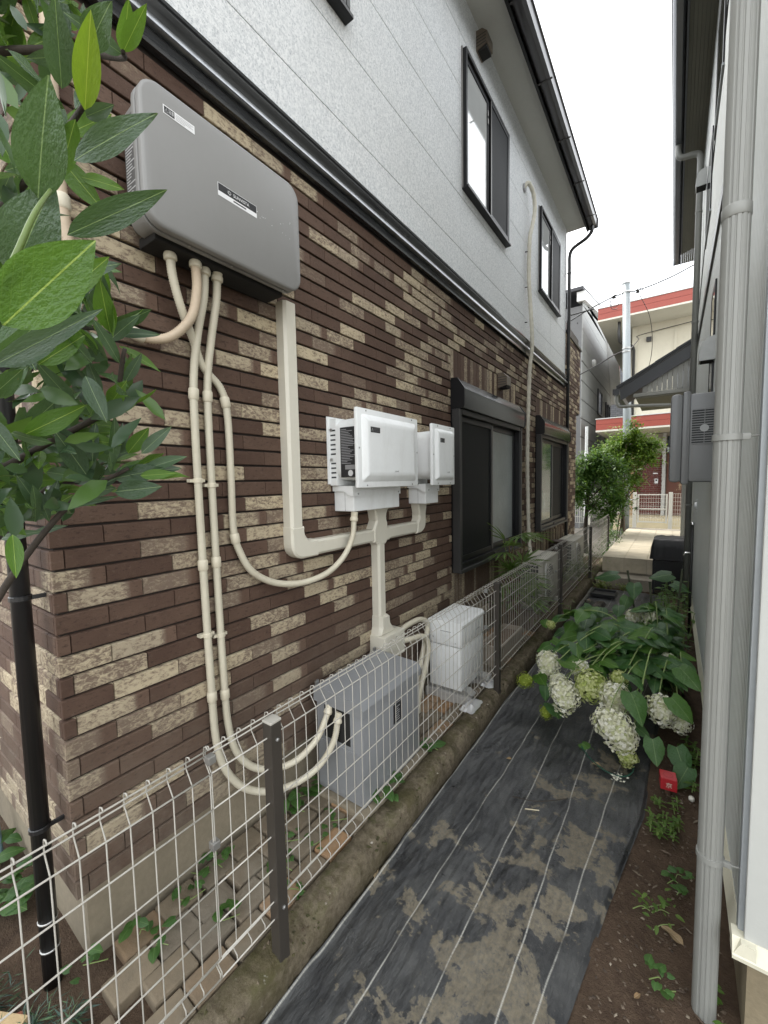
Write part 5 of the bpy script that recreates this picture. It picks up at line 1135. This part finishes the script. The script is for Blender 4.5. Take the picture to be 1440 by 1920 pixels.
# ---- white hydrangea flopping across the sheet
M_HY = leaf_material('hydrangea_leaf', [(.030, .092, .022), (.040, .115, .028), (.050, .130, .032), (.080, .180, .028)], (.15, .25, .08), .36, .45, .22)
M_HB = leaf_material('hydrangea_bright_leaf', [(.07, .17, .02), (.09, .20, .025)], (.18, .30, .07), .45, .4, .4)
def petal_material(name, c0, c1, c2):
    N = NM(name); at = N.n('Attribute', attribute_name='leafrand').outputs['Fac']; c = N.ramp(N.m_('ADD', N.m_('MULTIPLY', at, .8), N.m_('MULTIPLY', N.noise(N.obj(), 2.5, 2), .3)), (.1, c0), (.5, c1), (.9, c2))
    b = N.bsdf(c, .6, 0, None, .3); tr = N.n('BsdfTranslucent'); N.set(tr.inputs['Color'], c); ms = N.n('MixShader'); ms.inputs[0].default_value = .25
    N.t.links.new(b, ms.inputs[1]); N.t.links.new(tr.outputs[0], ms.inputs[2]); return N.fin(ms.outputs[0])
M_PW = petal_material('cream_white_petals', (.48, .52, .24), (.74, .73, .54), (.86, .85, .76)); M_PG = petal_material('green_white_petals', (.28, .36, .07), (.50, .55, .20), (.66, .68, .38))
M_PB = petal_material('green_buds', (.14, .20, .02), (.26, .33, .04), (.40, .46, .10))
def rand_attr(me, per, vals):
    at = me.attributes.new('leafrand', 'FLOAT', 'FACE'); at.data.foreach_set('value', [vals[min(i//per, len(vals)-1)] for i in range(len(me.polygons))])
def flower_head(name, m, n_, seed, ps=.16, cone=.25):
    """many four-petalled florets over a cone-shaped head of radius 1 pointing up +Z"""
    g = MB(); r_ = random.Random(seed); vals = []
    for i in range(n_):
        u = (i+.5)/n_; ph = math.pi*(1+5**.5)*i; ct = 1-1.75*u; st_ = math.sqrt(max(0, 1-ct*ct)); rr = 1+r_.uniform(-.16, .12)+.10*math.sin(ph*1+ct*5)
        c = Vector((st_*math.cos(ph)*rr, st_*math.sin(ph)*rr, ct*rr*(1+cone))); nr = (c.normalized()+Vector((r_.uniform(-.5, .5), r_.uniform(-.5, .5), r_.uniform(-.5, .5)))).normalized()
        a = nr.orthogonal().normalized(); b = nr.cross(a); an = r_.uniform(0, 6.28); s_ = ps*r_.uniform(.7, 1.25)
        for k in range(4):
            t_ = an+k*math.pi/2; d = a*math.cos(t_)+b*math.sin(t_); e = a*math.cos(t_+.78)+b*math.sin(t_+.78); f_ = a*math.cos(t_-.78)+b*math.sin(t_-.78)
            g.add([c, c+e*s_*.62+nr*s_*.22, c+d*s_+nr*s_*.08, c+f_*s_*.62+nr*s_*.22], [(0, 1, 2, 3)])
        vals.append(r_.random())
    g.add([(0.80*math.sin(R(p_))*math.cos(R(q_)), .80*math.sin(R(p_))*math.sin(R(q_)), .80*math.cos(R(p_))*(1+cone)) for p_ in range(15, 180, 30) for q_ in range(0, 360, 45)],
          [(i*8+k, i*8+(k+1) % 8, (i+1)*8+(k+1) % 8, (i+1)*8+k) for i in range(5) for k in range(8)])
    me = g.mesh(name, m, False, False); rand_attr(me, 4, vals+[.35]*20); return me
stuff(merge_leaves('inner_foliage', lau, M_LF, LAUREL_ITEMS))
FH = [flower_head('flower_head', M_PW, 330, 3, .16), flower_head('flower_head', M_PW, 360, 9, .155, .5), flower_head('flower_head', M_PG, 320, 5, .17), flower_head('flower_head', M_PB, 150, 6, .13, .2)]
hyd = thing('hydrangea', 'white flowered hydrangea with large dark leaves flopping over the sheet', 'shrub', (-.1, 3.5, 0))
HF = [((-.72, 3.07, .30), .080, 1, (.1, -.5, -.6)), ((-.555, 2.80, .235), .088, 1, (.3, -.7, -.6)), ((-.418, 2.93, .28), .098, 2, (-.1, -.7, -.2)), ((-.50, 3.04, .33), .06, 0, (-.3, -.5, .3)), ((-.275, 2.89, .25), .098, 0, (.1, -.6, -.5)), ((-.26, 3.0, .33), .055, 2, (.1, -.4, .6)), ((-.03, 2.90, .25), .082, 0, (.2, -.6, -.1)), ((-.255, 2.64, .20), .098, 1, (.5, -.6, -.35)), ((-.205, 2.60, .18), .075, 0, (.5, -.5, -.3)), ((-.175, 2.57, .09), .05, 2, (.2, -.3, -.9)),
      ((.0, 3.29, .40), .055, 0, (0, -.4, .8)), ((-.25, 4.15, .42), .07, 0, (-.2, -.6, .5)), ((-.13, 4.08, .44), .075, 0, (.2, -.6, .5)), ((.065, 2.93, .19), .06, 0, (.2, -.8, -.2)), ((-.62, 2.93, .25), .055, 0, (0, -.5, .4)), ((-.84, 2.92, .20), .058, 3, (-.6, -.5, -.1)), ((-.655, 2.76, .10), .045, 3, (.1, -.4, -.8)), ((-.83, 3.62, .40), .035, 2, (-.3, -.4, .6))]
ROOT = [Vector((.02+rng.uniform(-.1, .1), 3.75+rng.uniform(-.35, .25), 0)) for _ in range(8)]
HL_ = [leaf_mesh('leaf', M_HY, .78, 'heart', .10, .16+.08*j, .025, 10, 40+j, .035) for j in range(4)]; HBL = [leaf_mesh('leaf', M_HB, .62, 'heart', .14, .15, .03, 10, 50, .03)]
M_HST = mat('pale_green_stem', (.20, .27, .09), .5, 0, .1); hst = []
for (c, s_, k, ax) in HF:
    c = Vector(c); ax = Vector(ax).normalized(); obj('flower_head', FH[k], hyd, Matrix.Translation(c) @ ax.to_track_quat('Z', 'Y').to_matrix().to_4x4() @ Matrix.Scale(s_*.94, 4))
    r0 = min(ROOT, key=lambda q: (q-c).length+rng.uniform(0, .4)); b = c-ax*s_*.6; mid = r0.lerp(b, .45); mid.z = max(b.z, .25)+rng.uniform(.12, .30); m2 = r0.lerp(b, .82); m2.z = b.z+rng.uniform(.06, .16)
    q = bez([r0, mid, m2, b], 9); hst.append(q); MB().tube(q, [.0055-.0025*i/(len(q)-1) for i in range(len(q))], 6).build('stem', M_HST, hyd, True)
for i in range(14):
    r0 = rng.choice(ROOT); e = Vector((rng.uniform(-.55, .14), rng.uniform(3.0, 4.75), rng.uniform(.30, .56))); mid = r0.lerp(e, .5); mid.z = e.z*.9+.08
    q = bez([r0, mid, e], 9); hst.append(q); MB().tube(q, .004, 5).build('stem', M_HST, hyd, True)
def hides_flower(p):
    for c, s_, k, ax in HF:
        f_ = Vector(c)-CAMP; t_ = (p-CAMP).dot(f_)/f_.dot(f_)
        if t_ < 1.06 and (p-CAMP-f_*t_).length < s_*.95: return True
    return False
def hleaf(b, d, L, nr=(0, -.35, 1), bright=False, j=.5):
    d = Vector(d).normalized()
    if hides_flower(Vector(b)+d*L*.5) or hides_flower(Vector(b)+d*L*.9): return
    n_ = Vector(nr)+Vector((rng.uniform(-1, 1), rng.uniform(-1, 1), rng.uniform(-.3, .3)))*j
    obj('leaf', rng.choice(HBL if bright else HL_), hyd, leaf_mw(b, Vector(b)+d*L, n_) )
# leaves that read singly in the photograph
for b, d, L, nr in (((-.28, 4.42, .66), (.05, -.9, -.5), .17, (0, -1, .5)), ((-.33, 4.45, .52), (-.2, -.7, -.6), .15, (-.2, -1, .4)), ((-.46, 4.85, .64), (-1, -.15, -.15), .22, (.1, -.5, 1)), ((.0, 5.0, .66), (-.9, -.4, -.1), .20, (.1, -.7, 1)), ((.02, 4.9, .6), (.8, -.5, -.2), .15, (.1, -.7, 1)), ((-.80, 3.72, .40), (-1, -.1, -.1), .14, (0, -.6, 1)), ((-.90, 3.66, .42), (.4, -.9, -.2), .11, (0, -.6, 1)),
                      ((-.36, 2.98, .42), (-.75, -.5, -.1), .145, (0, -.6, 1)), ((-.30, 2.88, .40), (.45, -.9, -.3), .15, (0, -.7, .9)), ((-.18, 2.78, .36), (.45, -.85, -.45), .17, (.1, -.7, .8)), ((-.06, 2.62, .20), (.2, -.6, -.8), .13, (.1, -1, .3)), ((.05, 2.68, .16), (.3, -.7, -.6), .14, (-.1, -1, .5)), ((.02, 2.85, .36), (.7, -.6, -.4), .15, (0, -.5, 1)), ((.06, 3.1, .45), (.6, -.7, -.3), .16, (-.2, -.5, 1)), ((-.70, 2.90, .22), (.1, -.5, -.9), .11, (0, -1, .3)),
                      ((-.50, 3.06, .40), (-.6, -.6, -.1), .13, (0, -.5, 1)), ((-.60, 3.25, .40), (-.7, -.5, -.1), .14, (0, -.5, 1)), ((-.42, 3.35, .42), (.3, -.9, -.1), .14, (0, -.6, 1)), ((-.1, 3.1, .44), (-.3, -.9, -.2), .13, (0, -.6, 1)), ((.10, 2.62, .10), (-.3, -.5, -.5), .13, (0, -1, .6)), ((-.78, 3.2, .30), (-.2, -.7, -.6), .12, (-.4, -.8, .5))):
    hleaf(b, d, L, nr, rng.random() < .12, .15)
nl = 0
while nl < 290:
    q = rng.choice(hst); i = rng.randrange(len(q)//5, len(q)-2); p = q[i]; d = (q[i+1]-q[i]).normalized(); sd = d.cross(Vector((0, 0, 1))).normalized()*rng.choice((-1, 1))
    dr_ = sd+d*rng.uniform(-.1, .7)+Vector((0, -.15, rng.uniform(-.35, .25))); L = rng.uniform(.09, .165); e = p+dr_.normalized()*L
    if e.z < .03 or e.x > .17 or p.z < .08 or (e.y < 2.62): continue
    hleaf(p, dr_, L, (0, -.3, 1), rng.random() < .10); nl += 1

for _ in range(70):
    p = Vector((rng.uniform(-.78, .08), rng.uniform(3.0, 4.3), 0)); p.z = .20+.16*(p.y-3.0)/1.3+rng.uniform(0, .14)+.10*(p.x+.78); a = rng.uniform(3.4, 6.0); dr_ = Vector((math.cos(a), math.sin(a), rng.uniform(-.5, .0)))
    hleaf(p, dr_, rng.uniform(.10, .16), (0, -.55, 1), rng.random() < .12, .35)

# ---- fresh green plants behind, along the right wall
M_MINT = leaf_material('fresh_green_leaf', [(.075, .165, .022), (.095, .19, .03), (.06, .14, .025)], (.16, .26, .07), .5, .3, .35)
MLV = [leaf_mesh('leaf', M_MINT, .5, 'oval', .15, .3+.1*j, .02, 6, 60+j) for j in range(2)]
def sprig_plant(name, label, spots, cat='plant', lv=MLV, n=5, ll=(.035, .06), stem=M_HST):
    t = thing(name, label, cat, (*spots[0][:2], 0))
    for (x, y, h_) in spots:
        lean = Vector((rng.uniform(-.15, .15), rng.uniform(-.15, .1), 1)).normalized(); base = Vector((x, y, 0)); q = [base+lean*h_*k/6 for k in range(7)]
        MB().tube(q, .0028, 5).build('stem', stem, t)
        for k in range(n):
            p = base+lean*h_*(.35+.65*k/(n-1)); a = k*1.57+rng.uniform(-.3, .3)
            for s_ in (0, math.pi): 
                d = Vector((math.cos(a+s_), math.sin(a+s_), rng.uniform(-.1, .35))).normalized(); L = rng.uniform(*ll); obj('leaf', rng.choice(lv), t, leaf_mw(p, p+d*L, (0, 0, 1)))
    return t
sprig_plant('mint_plant', 'fresh green upright leafy plants against the right wall behind the hydrangea', [(rng.uniform(-.10, .15), rng.uniform(4.3, 6.0), rng.uniform(.36, .52)) for _ in range(26)], n=5, ll=(.05, .085))
# ---- stakes
for b, t_, lb_ in (((-.22, 4.6, 0), (-.36, 4.75, .70), 'leftmost leaning bamboo garden stake behind the hydrangea'), ((-.10, 4.45, 0), (-.165, 4.6, .64), 'middle green garden stake standing in the hydrangea'), ((.03, 4.55, 0), (.085, 4.75, .76), 'rightmost green garden stake in front of the black cover')):
    tag(MB().tube([b, Vector(b).lerp(Vector(t_), .5), t_], .009, 8).tube([t_, Vector(t_)+Vector((0, 0, .012))], .0105, 8).build('garden_stake', mat('green_stake', (.055, .065, .035), .6)), lb_, 'stake')

# ---- lady palm by the near window
M_PALM = leaf_material('palm_leaf', [(.07, .13, .025), (.10, .17, .035), (.15, .21, .06), (.05, .10, .02)], (.12, .18, .05), .4, .0, .3)
PL = leaf_mesh('leaflet', M_PALM, .13, 'lance', .2, .35, .0, 8, 71)
pa = thing('lady_palm', 'lady palm with narrow fingered leaves below the near window', 'palm', (-1.32, 3.95, .09))
for i in range(15):
    b = Vector((-1.33+rng.uniform(-.06, .08), 3.95+rng.uniform(-.18, .2), .09)); h_ = rng.choice((.98, .92, .85, .62, .5, .7, .4)); q = bez([b, b+Vector((.02, .0, h_*.5)), b+Vector((rng.uniform(-.03, .12), rng.uniform(-.10, .10), h_))], 6)
    MB().tube(q, [.010-.004*k/(len(q)-1) for k in range(len(q))], 6).build('cane', mat('fibrous_cane', (.13, .09, .05), .9, 0, .3, 40), pa, True)
    for f_ in range(2 if h_ > .6 else 2):
        o_ = q[-1] if f_ == 0 else q[len(q)*2//3]; out_ = Vector((rng.uniform(-.2, 1), rng.uniform(-1, 1), rng.uniform(.2, .9))).normalized(); tip = o_+out_*.13
        MB().tube([o_, tip], .003, 5).build('petiole', M_HST, pa)
        side = out_.cross(Vector((0, 0, 1))).normalized(); upv = side.cross(out_)
        for k in range(9):
            a = R(-80+k*20); d = (out_*math.cos(a)+side*math.sin(a)+Vector((0, 0, -.10))).normalized(); L = rng.uniform(.17, .25)
            e = tip+d*L
            if e.x < -1.46: continue
            obj('leaflet', PL, pa, leaf_mw(tip, e, upv+Vector((0, 0, .5))))

# ---- shrubs at the far end: crowns of many small leaves
def crown(name, m, parent, blobs, n_, ls, seed, shape=(1, .38)):
    r_ = random.Random(seed); g = MB(); vals = []; tw_ = sum(b[3]**3 for b in blobs)
    for (cx_, cy_, cz_, rr, fl) in blobs:
        for _ in range(int(n_*rr**3/tw_)):
            v = Vector((r_.gauss(0, 1), r_.gauss(0, 1), r_.gauss(0, 1))).normalized()*min(1.7, abs(r_.gauss(.45, .38)))*rr*1.12; v.z *= fl
            if nz((cx_+v.x)*3.2, (cy_+v.y)*3.2, (cz_+v.z)*3.2, 1) < -.24: continue
            p = Vector((cx_, cy_, cz_))+v; d = (v.normalized()*.6+Vector((r_.uniform(-1, 1), r_.uniform(-1, 1), r_.uniform(-.9, .4)))).normalized(); n2 = Vector((r_.uniform(-.6, .6), r_.uniform(-.8, .4), 1)).normalized()
            sd = d.cross(n2).normalized(); L = ls*r_.uniform(.6, 1.3); w_ = L*shape[1]/2
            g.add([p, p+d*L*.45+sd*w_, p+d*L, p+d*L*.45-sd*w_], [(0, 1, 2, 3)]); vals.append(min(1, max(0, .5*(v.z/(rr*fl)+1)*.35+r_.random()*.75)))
    me = g.mesh(name, m, False, False); rand_attr(me, 1, vals); return obj(name, me, parent)
M_NAN = foliage_material('nandina_foliage', (.045, .105, .010), (.10, .19, .018), (.25, .33, .055)); M_BUSH = foliage_material('dark_bush_foliage', (.018, .058, .010), (.048, .115, .020), (.12, .20, .035))
M_TW = mat('grey_twig', (.10, .075, .05), .9, 0, .25, 20)
nan = thing('nandina_shrub', 'bright green feathery shrub in front of the utility pole', 'shrub', (-.9, 10.9, 0))
for i in range(9):
    e = Vector((-.85+rng.uniform(-.5, .55), 10.9+rng.uniform(-.3, .3), rng.uniform(1.7, 2.5))); MB().tube(bez([(-.98+rng.uniform(-.12, .12), 10.95, 0), (-.95, 10.92, 1.0), e], 6), [.016-.009*k/12 for k in range(13)], 6).build('stem', M_TW, nan, True)
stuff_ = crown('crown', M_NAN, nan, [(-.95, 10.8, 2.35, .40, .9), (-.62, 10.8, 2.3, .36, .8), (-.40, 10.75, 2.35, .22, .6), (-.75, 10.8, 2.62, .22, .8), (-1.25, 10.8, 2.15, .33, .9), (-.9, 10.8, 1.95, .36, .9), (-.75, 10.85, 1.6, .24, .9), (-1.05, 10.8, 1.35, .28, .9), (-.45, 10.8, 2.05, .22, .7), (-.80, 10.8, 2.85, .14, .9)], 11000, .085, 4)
bsh = thing('garden_tree', 'dense darker green tree beside the far brick corner', 'tree', (-1.62, 10.2, 0))
MB().tube(bez([(-1.60, 10.2, -.1), (-1.62, 10.2, .6), (-1.56, 10.15, 1.3), (-1.5, 10.2, 2.0)], 6), [.05-.028*k/18 for k in range(19)], 9).build('trunk', M_BARK, bsh, True)
for i in range(5):
    MB().tube(bez([(-1.6, 10.2, .7+.15*i), (-1.5+rng.uniform(-.2, .3), 10.1, 1.1+.15*i), (-1.4+rng.uniform(-.4, .5), 10.1+rng.uniform(-.3, .3), 1.5+.18*i)], 5), .012, 6).build('branch', M_BARK, bsh, True)
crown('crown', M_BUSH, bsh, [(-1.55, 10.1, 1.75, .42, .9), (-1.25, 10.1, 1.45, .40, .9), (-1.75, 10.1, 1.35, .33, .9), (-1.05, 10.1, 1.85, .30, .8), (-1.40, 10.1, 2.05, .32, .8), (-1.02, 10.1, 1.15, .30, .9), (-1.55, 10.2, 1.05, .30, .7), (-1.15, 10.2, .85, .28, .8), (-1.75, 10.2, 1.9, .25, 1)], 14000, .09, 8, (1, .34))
ivy = thing('ivy_on_fence', 'low ivy and seedlings tangled at the far end of the fence', 'climber', (-1.0, 9.0, .1))
crown('foliage', M_BUSH, ivy, [(-1.03, 8.95, .42, .22, 1.1), (-1.02, 8.7, .3, .14, 1), (-.98, 9.2, .55, .2, 1), (-1.0, 8.2, .25, .12, .9)], 900, .05, 3)
fern = thing('roadside_weeds', 'pale grassy weeds behind the fence beside the farther air conditioner', 'weeds', (-1.15, 6.3, .1))
crown('foliage', foliage_material('pale_weeds', (.06, .10, .02), (.12, .17, .05), (.22, .26, .10)), fern, [(-1.13, 5.9, .32, .20, 1), (-1.13, 6.4, .36, .22, 1.1), (-1.1, 7.0, .32, .22, 1), (-1.12, 7.6, .34, .22, 1), (-1.08, 5.2, .2, .14, 1), (-1.15, 4.4, .3, .16, 1.1)], 1700, .05, 12, (1, .2))

# ---- creeping weeds through the pavers
M_CRP = leaf_material('creeping_weed_leaf', [(.045, .115, .022), (.06, .14, .03), (.035, .095, .025)], (.13, .22, .06), .45, .3, .3)
CRL = [leaf_mesh('leaf', M_CRP, .85, 'heart', .08, .12+.1*j, .02, 7, 80+j) for j in range(3)]
def creeper(name, label, spots, spread, n, ll, z=.115, cat='weed', lv=CRL):
    t = thing(name, label, cat, (*spots[0], z))
    for (x, y) in spots:
        q = bez([(x-rng.uniform(0, spread), y-rng.uniform(0, spread), z), (x, y, z+.012), (x+rng.uniform(0, spread), y+rng.uniform(0, spread), z+.006)], 5); MB().tube(q, .0016, 4).build('runner', M_HST, t)
        for _ in range(n):
            p = rng.choice(q)+Vector((rng.gauss(0, spread*.35), rng.gauss(0, spread*.35), rng.uniform(.004, .05))); a = rng.uniform(0, 6.28); L = rng.uniform(*ll)
            if p.x < -1.525 and y > .4: p.x = -1.515
            obj('leaf', rng.choice(lv), t, leaf_mw(p, p+Vector((math.cos(a), math.sin(a), rng.uniform(-.1, .3)))*L, (rng.uniform(-.4, .4), rng.uniform(-.5, .3), 1)))
    return t
creeper('creeping_weed', 'round leaved weed at the foot of the house foundation near the corner', [(-1.47, .45), (-1.46, .57), (-1.37, .58)], .06, 5, (.025, .045))
creeper('creeping_weed', 'round leaved weed between the pavers left of the first fence post', [(-1.48, .80), (-1.47, .86), (-1.42, .72), (-1.25, .75)], .06, 5, (.022, .045))
creeper('creeping_weed', 'leafy weed growing under the loops of conduit by the grey ground box', [(-1.45, 1.30), (-1.40, 1.38), (-1.42, 1.22)], .05, 6, (.035, .06))
creeper('creeping_weed', 'small weeds in the paver joints right of the first fence post', [(-1.25, 1.0), (-1.20, 1.15), (-1.3, 1.1), (-1.15, .95), (-1.22, 1.28)], .07, 5, (.018, .032))
creeper('creeping_weed', 'little weed at the front foot of the grey ground box', [(-1.09, 1.50), (-1.085, 1.62), (-1.08, 1.95)], .04, 8, (.025, .05), .14)
creeper('wall_vine', 'large leaved vine in the dark below the end wall left of the black downpipe', [(-2.3, .36), (-2.1, .32), (-2.0, .33)], .10, 9, (.05, .09), .12, 'vine')
tag(MB().prism([(-.07, -.05), (.07, -.05), (.07, .05), (-.07, .05)], 2, -.03, .03).build('stone_block', mat('tan_block', (.42, .31, .17), .9, 0, .15, 20, bump=.5)), 'loose tan stone block at the bottom left corner', 'stone').matrix_basis = Matrix.Translation((-1.50, .19, .125)) @ Matrix.Rotation(.5, 4, 'Z')
tag(MB().tube(bez([(-2.5, .35, .45), (-2.38, .38, .25), (-2.25, .37, .10)], 6), .014, 8).build('blue_hose', mat('blue_grey_hose', (.10, .16, .19), .45), None, True), 'short length of blue grey hose by the vine at the left edge', 'hose')
jn = thing('juniper', 'low blue green needle shrub at the bottom left behind the fence', 'shrub', (-1.45, .3, .1))
M_JUN = foliage_material('juniper_needles', (.012, .032, .024), (.03, .065, .05), (.07, .13, .05), 9, .1)
crown('foliage', M_JUN, jn, [(-1.44, .27, .13, .055, .9), (-1.37, .34, .13, .045, .9), (-1.30, .24, .13, .05, .9), (-1.60, .2, .14, .07, 1), (-1.72, .15, .16, .08, 1.2)], 1500, .035, 31, (1, .10))

# ---- weeds and litter on the bare soil at the right
FERN = [leaf_mesh('leaf', leaf_material('fern_weed_leaf', [(.06, .13, .02), (.085, .16, .025), (.12, .19, .03)], (.14, .22, .05), .55, .2, .3), .45, 'oval', .15, .25, .02, 5, 90+j) for j in range(2)]
sprig_plant('low_weed', 'dense patch of low feathery weed behind the red marker', [(rng.uniform(-.05, .07), rng.uniform(2.14, 2.42), rng.uniform(.03, .07)) for _ in range(22)], 'weed', FERN, 4, (.015, .03))
creeper('low_weed', 'jagged yellowish seedling on bare soil left of the grey downpipe', [(-.03+rng.uniform(-.04, .05), 1.74+rng.uniform(-.08, .06)) for _ in range(5)], .04, 7, (.014, .034), .006, 'weed', FERN)
creeper('low_weed', 'small broad leaved seedling close beside the grey downpipe', [(.055, 1.96), (.04, 1.92), (.06, 1.88)], .03, 5, (.02, .042), .01, 'weed', CRL)
creeper('low_weed', 'seedling at the lower right by the foot of the grey downpipe', [(.0, 1.50), (.02, 1.47)], .03, 5, (.02, .04), .008, 'weed', CRL)
sprig_plant('low_weed', 'sprouting greens under the hydrangea near the right wall', [(rng.uniform(.03, .16), rng.uniform(2.55, 3.0), rng.uniform(.05, .12)) for _ in range(10)], 'weed', FERN, 4, (.03, .05))
sprig_plant('low_weed', 'weeds in the gap between the grey downpipe and the house base', [(.15+rng.uniform(-.02, .02), rng.uniform(1.40, 1.75), rng.uniform(.03, .07)) for _ in range(7)], 'weed', MLV, 3, (.02, .035))
lit = MB(); r_ = random.Random(5)
for i in range(900):
    x = r_.uniform(-.26, .18); y = r_.uniform(1.0, 3.0); 
    if x < sheet_right(y)+.01: continue
    a = r_.uniform(0, 3.14); L = r_.uniform(.002, .009)*(1 if r_.random() < .9 else 2.6); w_ = r_.uniform(.002, .007); z_ = -.004+r_.uniform(0, .006); h_ = r_.uniform(.001, .006); d = Vector((math.cos(a), math.sin(a), r_.uniform(-.2, .3)))*L; e = Vector((-math.sin(a), math.cos(a), 0))*w_; c = Vector((x, y, z_))
    lit.add([c-d-e*.5, c-d*.3+e, c+d+e*.3, c+d*.5-e, c+Vector((0, 0, h_))], [(0, 1, 4), (1, 2, 4), (2, 3, 4), (3, 0, 4)])
lo_ = lit.mesh('soil_litter', None, False, False); N_ = NM('soil_litter'); at = N_.n('Attribute', attribute_name='leafrand').outputs['Fac']
lo_.materials.append(N_.fin(N_.bsdf(N_.ramp(at, (0.0, (.04, .027, .018)), (.55, (.10, .072, .05)), (.9, (.15, .12, .085)), (1.0, (.30, .26, .20))), .9))); rand_attr(lo_, 4, [r_.random() for _ in range(1000)])
tag(stuff(obj('soil_litter', lo_)), 'crumbs of soil, grit and plant litter on the bare strip', 'litter')
M_DRY = leaf_material('dry_leaf', [(.30, .20, .10), (.24, .14, .07), (.36, .27, .16)], (.40, .32, .2), .7, .3, .2)
DRY = leaf_mesh('dry_leaf', M_DRY, .42, 'lance', .35, .25, .06, 9, 95)
for b, a, L, lb_ in (((.07, 1.67, .01), 2.6, .075, 'curled tan dry leaf beside the grey downpipe foot'), ((-.76, 2.27, .02), .6, .035, 'small orange dry leaf on the sheet below the kerb'), ((-.968, 1.25, .02), 1.9, .05, 'brown dry leaf caught between kerb and sheet'), ((-.34, 2.50, .02), .2, .05, 'pale dry leaf scrap on the sheet below the flowers'), ((-.06, 1.40, .012), 1.0, .03, 'small dry leaf on bare soil at the lower right')):
    o_ = obj('dry_leaf', DRY, None, leaf_mw(b, Vector(b)+Vector((math.cos(a), math.sin(a), .1))*L, (.2, -.2, 1))); tag(o_, lb_, 'leaf')
gl_ = obj('fallen_leaf', CRL[0], None, leaf_mw((-1.075, 1.99, .150), (-1.03, 2.03, .155), (.2, -.3, 1))); tag(gl_, 'round green leaf lying on the kerb beyond the grey ground box', 'leaf')
gl_ = obj('fallen_leaf', HL_[1], None, leaf_mw((-.42, 2.66, .02), (-.33, 2.62, .025), (0, -.1, 1))); tag(gl_, 'dark green leaf lying flat on the sheet under the largest flowers', 'leaf')
tag(MB().tube(bez([(-.64, 2.00, .02), (-.52, 2.03, .028), (-.40, 2.14, .022)], 6), .0022, 5).build('twig', M_BARK), 'long thin dark twig lying on the sheet', 'twig')
tag(MB().tube([(-.56, 1.955, .022), (-.50, 1.98, .024)], .0025, 5).build('twig', mat('pale_straw', (.5, .44, .3))), 'short pale straw lying on the sheet', 'twig')
tag(MB().tube(bez([(-.42, 2.63, .02), (-.36, 2.54, .022), (-.27, 2.47, .022), (-.19, 2.47, .022), (-.145, 2.53, .03), (-.15, 2.60, .05)], 8), .0032, 6).build('green_wire', mat('green_coated_wire', (.02, .09, .06), .4), None, True), 'curved green garden wire lying on the sheet below the flowers', 'wire')
pf = MB(); 
for i in range(26):
    c = Vector((-.205+rng.gauss(0, .018), 2.45+rng.gauss(0, .022), .022)); a = rng.uniform(0, 6.28); d = Vector((math.cos(a), math.sin(a), .3))*.008; e = Vector((-math.sin(a), math.cos(a), .2))*.006; pf.add([c-d, c+e, c+d, c-e], [(0, 1, 2, 3)])
me = pf.mesh('fallen_petals', M_PW, False, False); rand_attr(me, 1, [.8]*30); tag(obj('fallen_petals', me), 'cluster of fallen white petals on the sheet below the flowers', 'petals')
tag(MB().lathe([(.004, 0), (.013, .004), (.013, .018), (.006, .024)], (.115, 2.5, .0), 2, 10).build('white_pebble', mat('white_stone', (.7, .68, .6)), None, True), 'white pebble on the soil right of the red marker', 'stone')
cr = rag('plastic_bundle', (-.80, 5.55, .0), .26, .75, .16, 'crumpled black plastic sheeting bundled by the kerb beyond the hydrangea', mat('black_polythene', (.02, .02, .022), .22, 0, .2, spec=.6), 17); cr['category'] = 'plastic sheet'
ty = thing('plant_tray', 'flat black plastic tray lying near the terrace step', 'tray', (-.80, 6.35, 0)); MB().box(-.90, -.62, 6.2, 6.5, .02, .035, .004).build('base', M_BLACK, ty); frame_rect(MB(), -.91, -.61, 6.19, 6.51, .02, .06, .012) if 0 else None
for a in ((-.91, -.898, 6.19, 6.51), (-.622, -.61, 6.19, 6.51), (-.898, -.622, 6.19, 6.202), (-.898, -.622, 6.498, 6.51)): MB().box(*a, .02, .065, .002).build('rim', M_BLACK, ty)
gc = thing('ground_cover', 'yellow green ground cover at the foot of the terrace step', 'plant', (-.75, 6.8, 0)); crown('foliage', foliage_material('yellow_green_cover', (.08, .12, .02), (.16, .20, .05), (.28, .30, .10)), gc, [(-.85, 6.82, .05, .11, .5), (-.68, 6.80, .05, .11, .5), (-.55, 6.84, .05, .09, .5)], 700, .035, 23, (1, .6))
